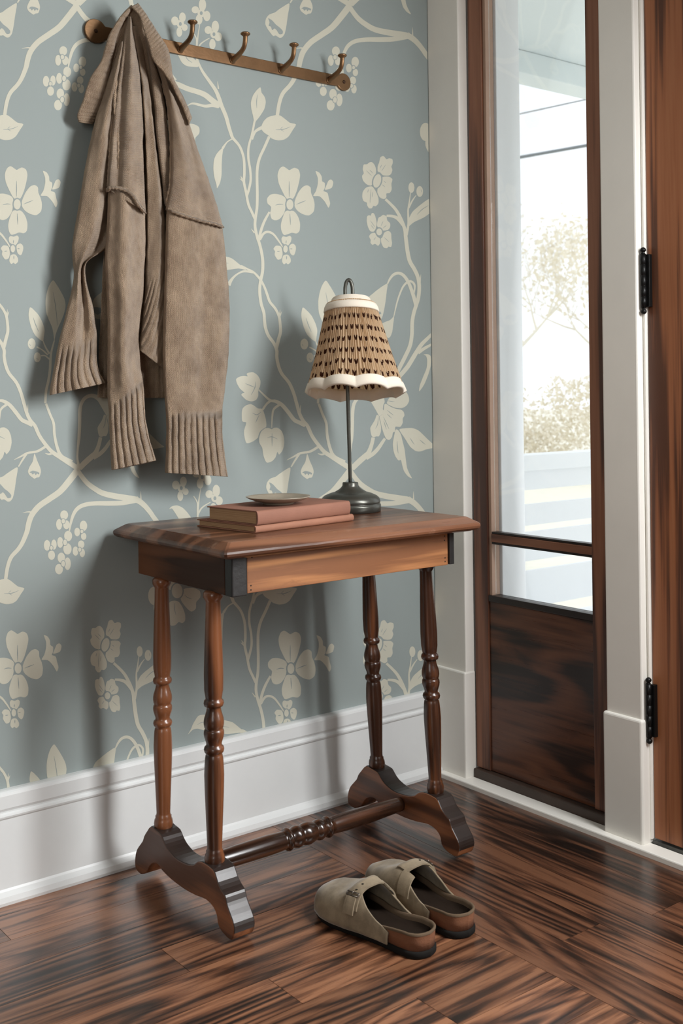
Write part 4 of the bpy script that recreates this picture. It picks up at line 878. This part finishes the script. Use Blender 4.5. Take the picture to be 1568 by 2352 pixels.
# sleeves with ribbed cuffs
cloth('sleeve', [(248, 426), (245, 520), (241, 600), (246, 700), (247, 800), (247, 900), (250, 950), (252, 1010), (256, 1080)], [(333, 470), (334, 560), (331, 620), (328, 680), (319, 760), (322, 830), (330, 890), (336, 975), (358, 1058)],
      lambda v: .066+.006*v, lambda v: .030-.004*v, .022, 'knit', nu=90, nv=170, seed=17, hollow=True, pw=.45,
      fold=fold_ribs(6.3, .0095, .70, lambda u, v: (.020*g2(u, .44+.14*v, .24)-.008)*(1-sstep(.64, .80, v))))
cloth('sleeve', [(383, 474), (380, 540), (378, 640), (375, 740), (374, 830), (377, 900), (381, 955), (381, 1020), (379, 1086)], [(510, 516), (517, 580), (526, 680), (527, 740), (524, 820), (517, 890), (510, 950), (513, 1020), (523, 1095)],
      lambda v: .060+.006*v, lambda v: .036-.004*v, .024, 'knit', nu=110, nv=170, seed=23, hollow=True, pw=.45,
      fold=fold_ribs(9.2, .0095, .72, lambda u, v: (.006*math.sin(u*4.2+.4+v*2)-.007*g2(u, .62, .12)*g2(v, .42, .25))*(1-sstep(.64, .80, v))))
# collar, folded over on both sides
cloth('collar', [(301, 11), (274, 40), (250, 82), (240, 112), (231, 142), (206, 180), (190, 230), (177, 264), (180, 281)], [(308, 16), (288, 44), (270, 82), (263, 114), (259, 138), (247, 190), (234, 240), (224, 268), (213, 286)],
      lambda v: .074-.050*v, .011, .008, 'knit', nu=40, nv=150, seed=29, fold=lambda u, v: .0026*(abs(math.sin(PI*26*v))**.5-.7))
cloth('collar', [(299, 16), (319, 38), (331, 75), (342, 110), (352, 140), (371, 162), (391, 192), (414, 238), (433, 288)], [(317, 7), (333, 28), (350, 55), (369, 85), (385, 110), (393, 140), (399, 180), (421, 222), (441, 270)],
      lambda v: .078+.028*math.sin(PI*min(1, v*1.1)), .012, .012, 'knit', nu=40, nv=150, seed=31, fold=lambda u, v: .0024*(abs(math.sin(PI*30*v))**.5-.7))
# raised seams
def seam(pts, dep, r):
    dd = smooth_path([(q, 0, 0) for q in dep], 50)
    P = [trace(p.x, p.y, 1, -dd[k].x) for k, p in enumerate(smooth_path([(*q, 0) for q in pts], 50))]
    rr = [r*(1+.2*math.sin(k*1.7))*min(1, .4+k*.15, .4+(49-k)*.15) for k in range(50)]
    v, f = tube_geo(P, rr, 10); uv = [(i % 10*.0012, i//10*.006) for i in range(len(v))]
    return sub(pyd('seam', v, f, M['knit'], None, True, uv=uv), card)
seam([(268, 165), (263, 230), (266, 275), (271, 325), (272, 370), (271, 425)], (.074, .080, .083, .086, .088), .0034)
seam([(259, 255), (254, 330), (250, 400), (248, 432)], (.070, .073, .078, .080), .0034)
seam([(245, 440), (252, 432), (268, 431), (290, 438), (305, 450), (317, 469), (335, 490)], (.080, .098, .105, .112, .116, .113, .086), .0040)
seam([(372, 192), (385, 236), (391, 300), (393, 350), (391, 420), (388, 440), (381, 474)], (.062, .066, .072, .078, .076), .0034)
seam([(381, 480), (400, 487), (430, 497), (465, 507), (495, 514), (513, 522)], (.078, .100, .106, .104, .098, .078), .0042)

# ------------------------------------------------------------------ clogs
def interp(tab, t_):
    for (a, x), (b, y_) in zip(tab, tab[1:]):
        if t_ <= b:
            k = (t_-a)/(b-a); k = k*k*(3-2*k)*.35+k*.65
            return tuple(p+(q-p)*k for p, q in zip(x, y_)) if isinstance(x, tuple) else x+(y_-x)*k
    return tab[-1][1]
CL = .282
LEFT = [(0, .0), (.012, .016), (.04, .0275), (.09, .0345), (.18, .0375), (.32, .0385), (.46, .043), (.60, .0515), (.72, .0555), (.82, .0545), (.90, .047), (.955, .034), (.985, .019), (1, .0)]
RIGHT = [(0, .0), (.012, .016), (.04, .0275), (.09, .0345), (.18, .0365), (.32, .0345), (.46, .0365), (.60, .045), (.72, .0485), (.82, .0455), (.90, .037), (.955, .025), (.985, .013), (1, .0)]
def outline(n=36):
    ts = [.5-.5*math.cos(PI*i/n) for i in range(n+1)]
    return [(-interp(LEFT, t_), t_*CL) for t_ in ts]+[(interp(RIGHT, t_), t_*CL) for t_ in ts[::-1][1:-1]]
def loft(name, rings, mat, parent, cap0=True, cap1=True, smooth=True):
    n = len(rings[0]); v = [p for r in rings for p in r]; f = []
    for k in range(len(rings)-1):
        for i in range(n): j = (i+1) % n; f.append((k*n+i, k*n+j, (k+1)*n+j, (k+1)*n+i))
    if cap0: f.append(tuple(range(n))[::-1])
    if cap1: f.append(tuple((len(rings)-1)*n+i for i in range(n)))
    return pyd(name, v, f, mat, parent, smooth)
def clog(loc, rz, mir, label):
    root = empty('clog', loc, rz); tag(root, label, 'clog', 'pair of clogs on the floor')
    s_ = -1 if mir else 1
    O = outline(); cen = Vector((0, CL*.5, 0))
    def ring(scale_in, zf):
        out = []
        for (x, y_) in O:
            t_ = y_/CL; c = Vector((0, min(max(y_, .035), CL-.045), 0)); p = Vector((x, y_, 0)); dd = p-c; L = dd.length
            q = c+dd*max(0, (L-scale_in)/L) if L > 1e-6 else p
            out.append(Vector((q.x*s_, q.y, zf(t_) if callable(zf) else zf)))
        return out
    toe = lambda t_: .004*sstep(.75, 1, t_)
    loft('sole', [ring(.003, lambda t_: .0005+toe(t_)), ring(.0005, lambda t_: .002+toe(t_)), ring(0, lambda t_: .010+toe(t_)), ring(.0015, lambda t_: .0135+toe(t_))], M['rubber'], root)
    hz = lambda t_: .046-.009*sstep(.12, .42, t_)+.001*sstep(.5, 1, t_)
    loft('cork_footbed', [ring(.003, lambda t_: .0136+toe(t_)), ring(.0024, lambda t_: .030+toe(t_)*.5), ring(.0015, lambda t_: hz(t_)-.004)], M['cork'], root, cap1=False)
    loft('heel_rim', [ring(.0010, lambda t_: hz(t_)-.005), ring(.0006, lambda t_: hz(t_)-.001), ring(.0026, hz), ring(.0050, lambda t_: hz(t_)-.0006), ring(.0068, lambda t_: hz(t_)-.005), ring(.0085, lambda t_: hz(t_)-.012)], M['suede_in'], root, cap0=False, cap1=False)
    loft('insole', [ring(.0080, lambda t_: hz(t_)-.010), ring(.011, lambda t_: .030), ring(.016, .0265), ring(.03, .025)], M['footbed'], root, cap0=False)
    # upper: arches over the foot, open behind the instep
    HT = [(.20, .040), (.32, .060), (.42, .074), (.50, .081), (.58, .082), (.66, .077), (.76, .067), (.86, .057), (.93, .048), (.975, .037), (1.0, .022)]
    TV = .565
    def pt(t_, a, out=0.):
        wl = interp(LEFT, t_)+.0015+out; wr_ = interp(RIGHT, t_)+.0015+out; h = interp(HT, t_)+out; th = PI*a
        cx = math.cos(th); sx = math.sin(th)
        x = (-wl*abs(cx)**.62 if cx > 0 else wr_*abs(cx)**.62); z = .0125+toe(t_)+(h-.0125)*abs(sx)**.78
        y_ = t_*CL+out*(t_ > .9)
        dent = -.0075*g2(t_, .69, .09)*g2(a, .40, .15)+.003*g2(t_, .60, .05)*g2(a, .5, .2)+.0022*mnoise.noise(Vector((x*32, y_*26, 2.+s_)))*sx
        return Vector((x*s_, y_, z+dent))
    def a0(t_): return .17+.33*cl((t_-.245)/(TV-.245))**3.2
    NA = 22; ts = [.245+(TV-.245)*i/22 for i in range(23)]; td = [TV+(1-TV)*(math.sin(PI/2*i/26)) for i in range(1, 27)]
    v = []; f = []; rows = []
    for t_ in ts:
        A = a0(t_); r = []
        for i in range(NA+1): r.append(len(v)); v.append(pt(t_, A*i/NA))
        r2 = []
        for i in range(NA+1): r2.append(len(v)); v.append(pt(t_, 1-A*(1-i/NA)))
        rows.append((r, r2))
    for (ra, rb), (qa, qb) in zip(rows, rows[1:]):
        for i in range(NA): f.append((ra[i], ra[i+1], qa[i+1], qa[i])); f.append((rb[i], rb[i+1], qb[i+1], qb[i]))
    prev = rows[-1][0]+rows[-1][1][1:]
    v[rows[-1][1][0]] = v[rows[-1][0][-1]].copy()
    for t_ in td:
        r = []
        for i in range(2*NA+1): r.append(len(v)); v.append(pt(t_, i/(2*NA)))
        for i in range(2*NA): f.append((prev[i], prev[i+1], r[i+1], r[i]))
        prev = r
    up = pyd('upper', v, f, M['suede'], root, True)
    b = bmesh.new(); b.from_mesh(up.data); bmesh.ops.remove_doubles(b, verts=b.verts, dist=1e-5); bmesh.ops.recalc_face_normals(b, faces=b.faces); b.to_mesh(up.data); b.free()
    sm = up.modifiers.new('thickness', 'SOLIDIFY'); sm.thickness = .0032; sm.offset = 1 if not mir else 1
    # strap lying over the instep with tab, buckle and pin
    def belt(name, t0, t1, aa, ab, out, mat, par, n=26, thick=.0026):
        v = []; f = []
        for lay in (out, out+thick):
            for i in range(n+1):
                a = aa+(ab-aa)*i/n
                for k in range(5):
                    v.append(pt(t0+(t1-t0)*k/4, a, lay))
        m_ = (n+1)*5
        for i in range(n):
            for k in range(4):
                q = i*5+k; f.append((q, q+1, q+6, q+5)); f.append((m_+q, m_+q+5, m_+q+6, m_+q+1))
            f.append((i*5, i*5+5, m_+i*5+5, m_+i*5)); f.append((i*5+4, m_+i*5+4, m_+i*5+9, i*5+9))
        f.append((0, m_, m_+1, 1)); f.append((1, m_+1, m_+2, 2)); f.append((2, m_+2, m_+3, 3)); f.append((3, m_+3, m_+4, 4))
        e = n*5
        for k in range(4): f.append((e+k, e+k+1, m_+e+k+1, m_+e+k))
        return pyd(name, v, f, mat, par)
    st = belt('strap', .50, .60, .14, .62, .0036, M['suede'], root)
    belt('strap_tab', .515, .590, .10, .26, .0070, M['suede'], st, 12)
    belt('strap_end', .44, .535, .62, .90, .0036, M['suede'], root, 16)
    bp = [pt(.508, .275, .0085), pt(.600, .275, .0085), pt(.600, .315, .0085), pt(.508, .315, .0085), pt(.508, .275, .0085)]
    bk = tube('buckle', [q for a, c in zip(bp, bp[1:]) for q in (a.lerp(c, .02), a.lerp(c, .5), a.lerp(c, .98))]+[bp[0]], .0013, M['buckle'], root, n=8)
    tube('buckle_pin', [pt(.553, .27, .0095), pt(.553, .325, .0098)], .0009, M['buckle'], bk, n=8)
    for k, aa in enumerate((.36, .45)): lathe('strap_hole', [(0, .0024), (.0004, .0024)], M['rubber'], st, n=12, M=Matrix.Translation(pt(.55, aa, .0062)))
    return root
clog((-.692, -.712, 0), math.radians(5), False, 'nearer taupe suede clog on the wooden floor, strap and buckle towards the viewer')
clog((-.589, -.704, 0), math.radians(0), True, 'taupe suede clog half hidden behind the nearer one, by the table foot')
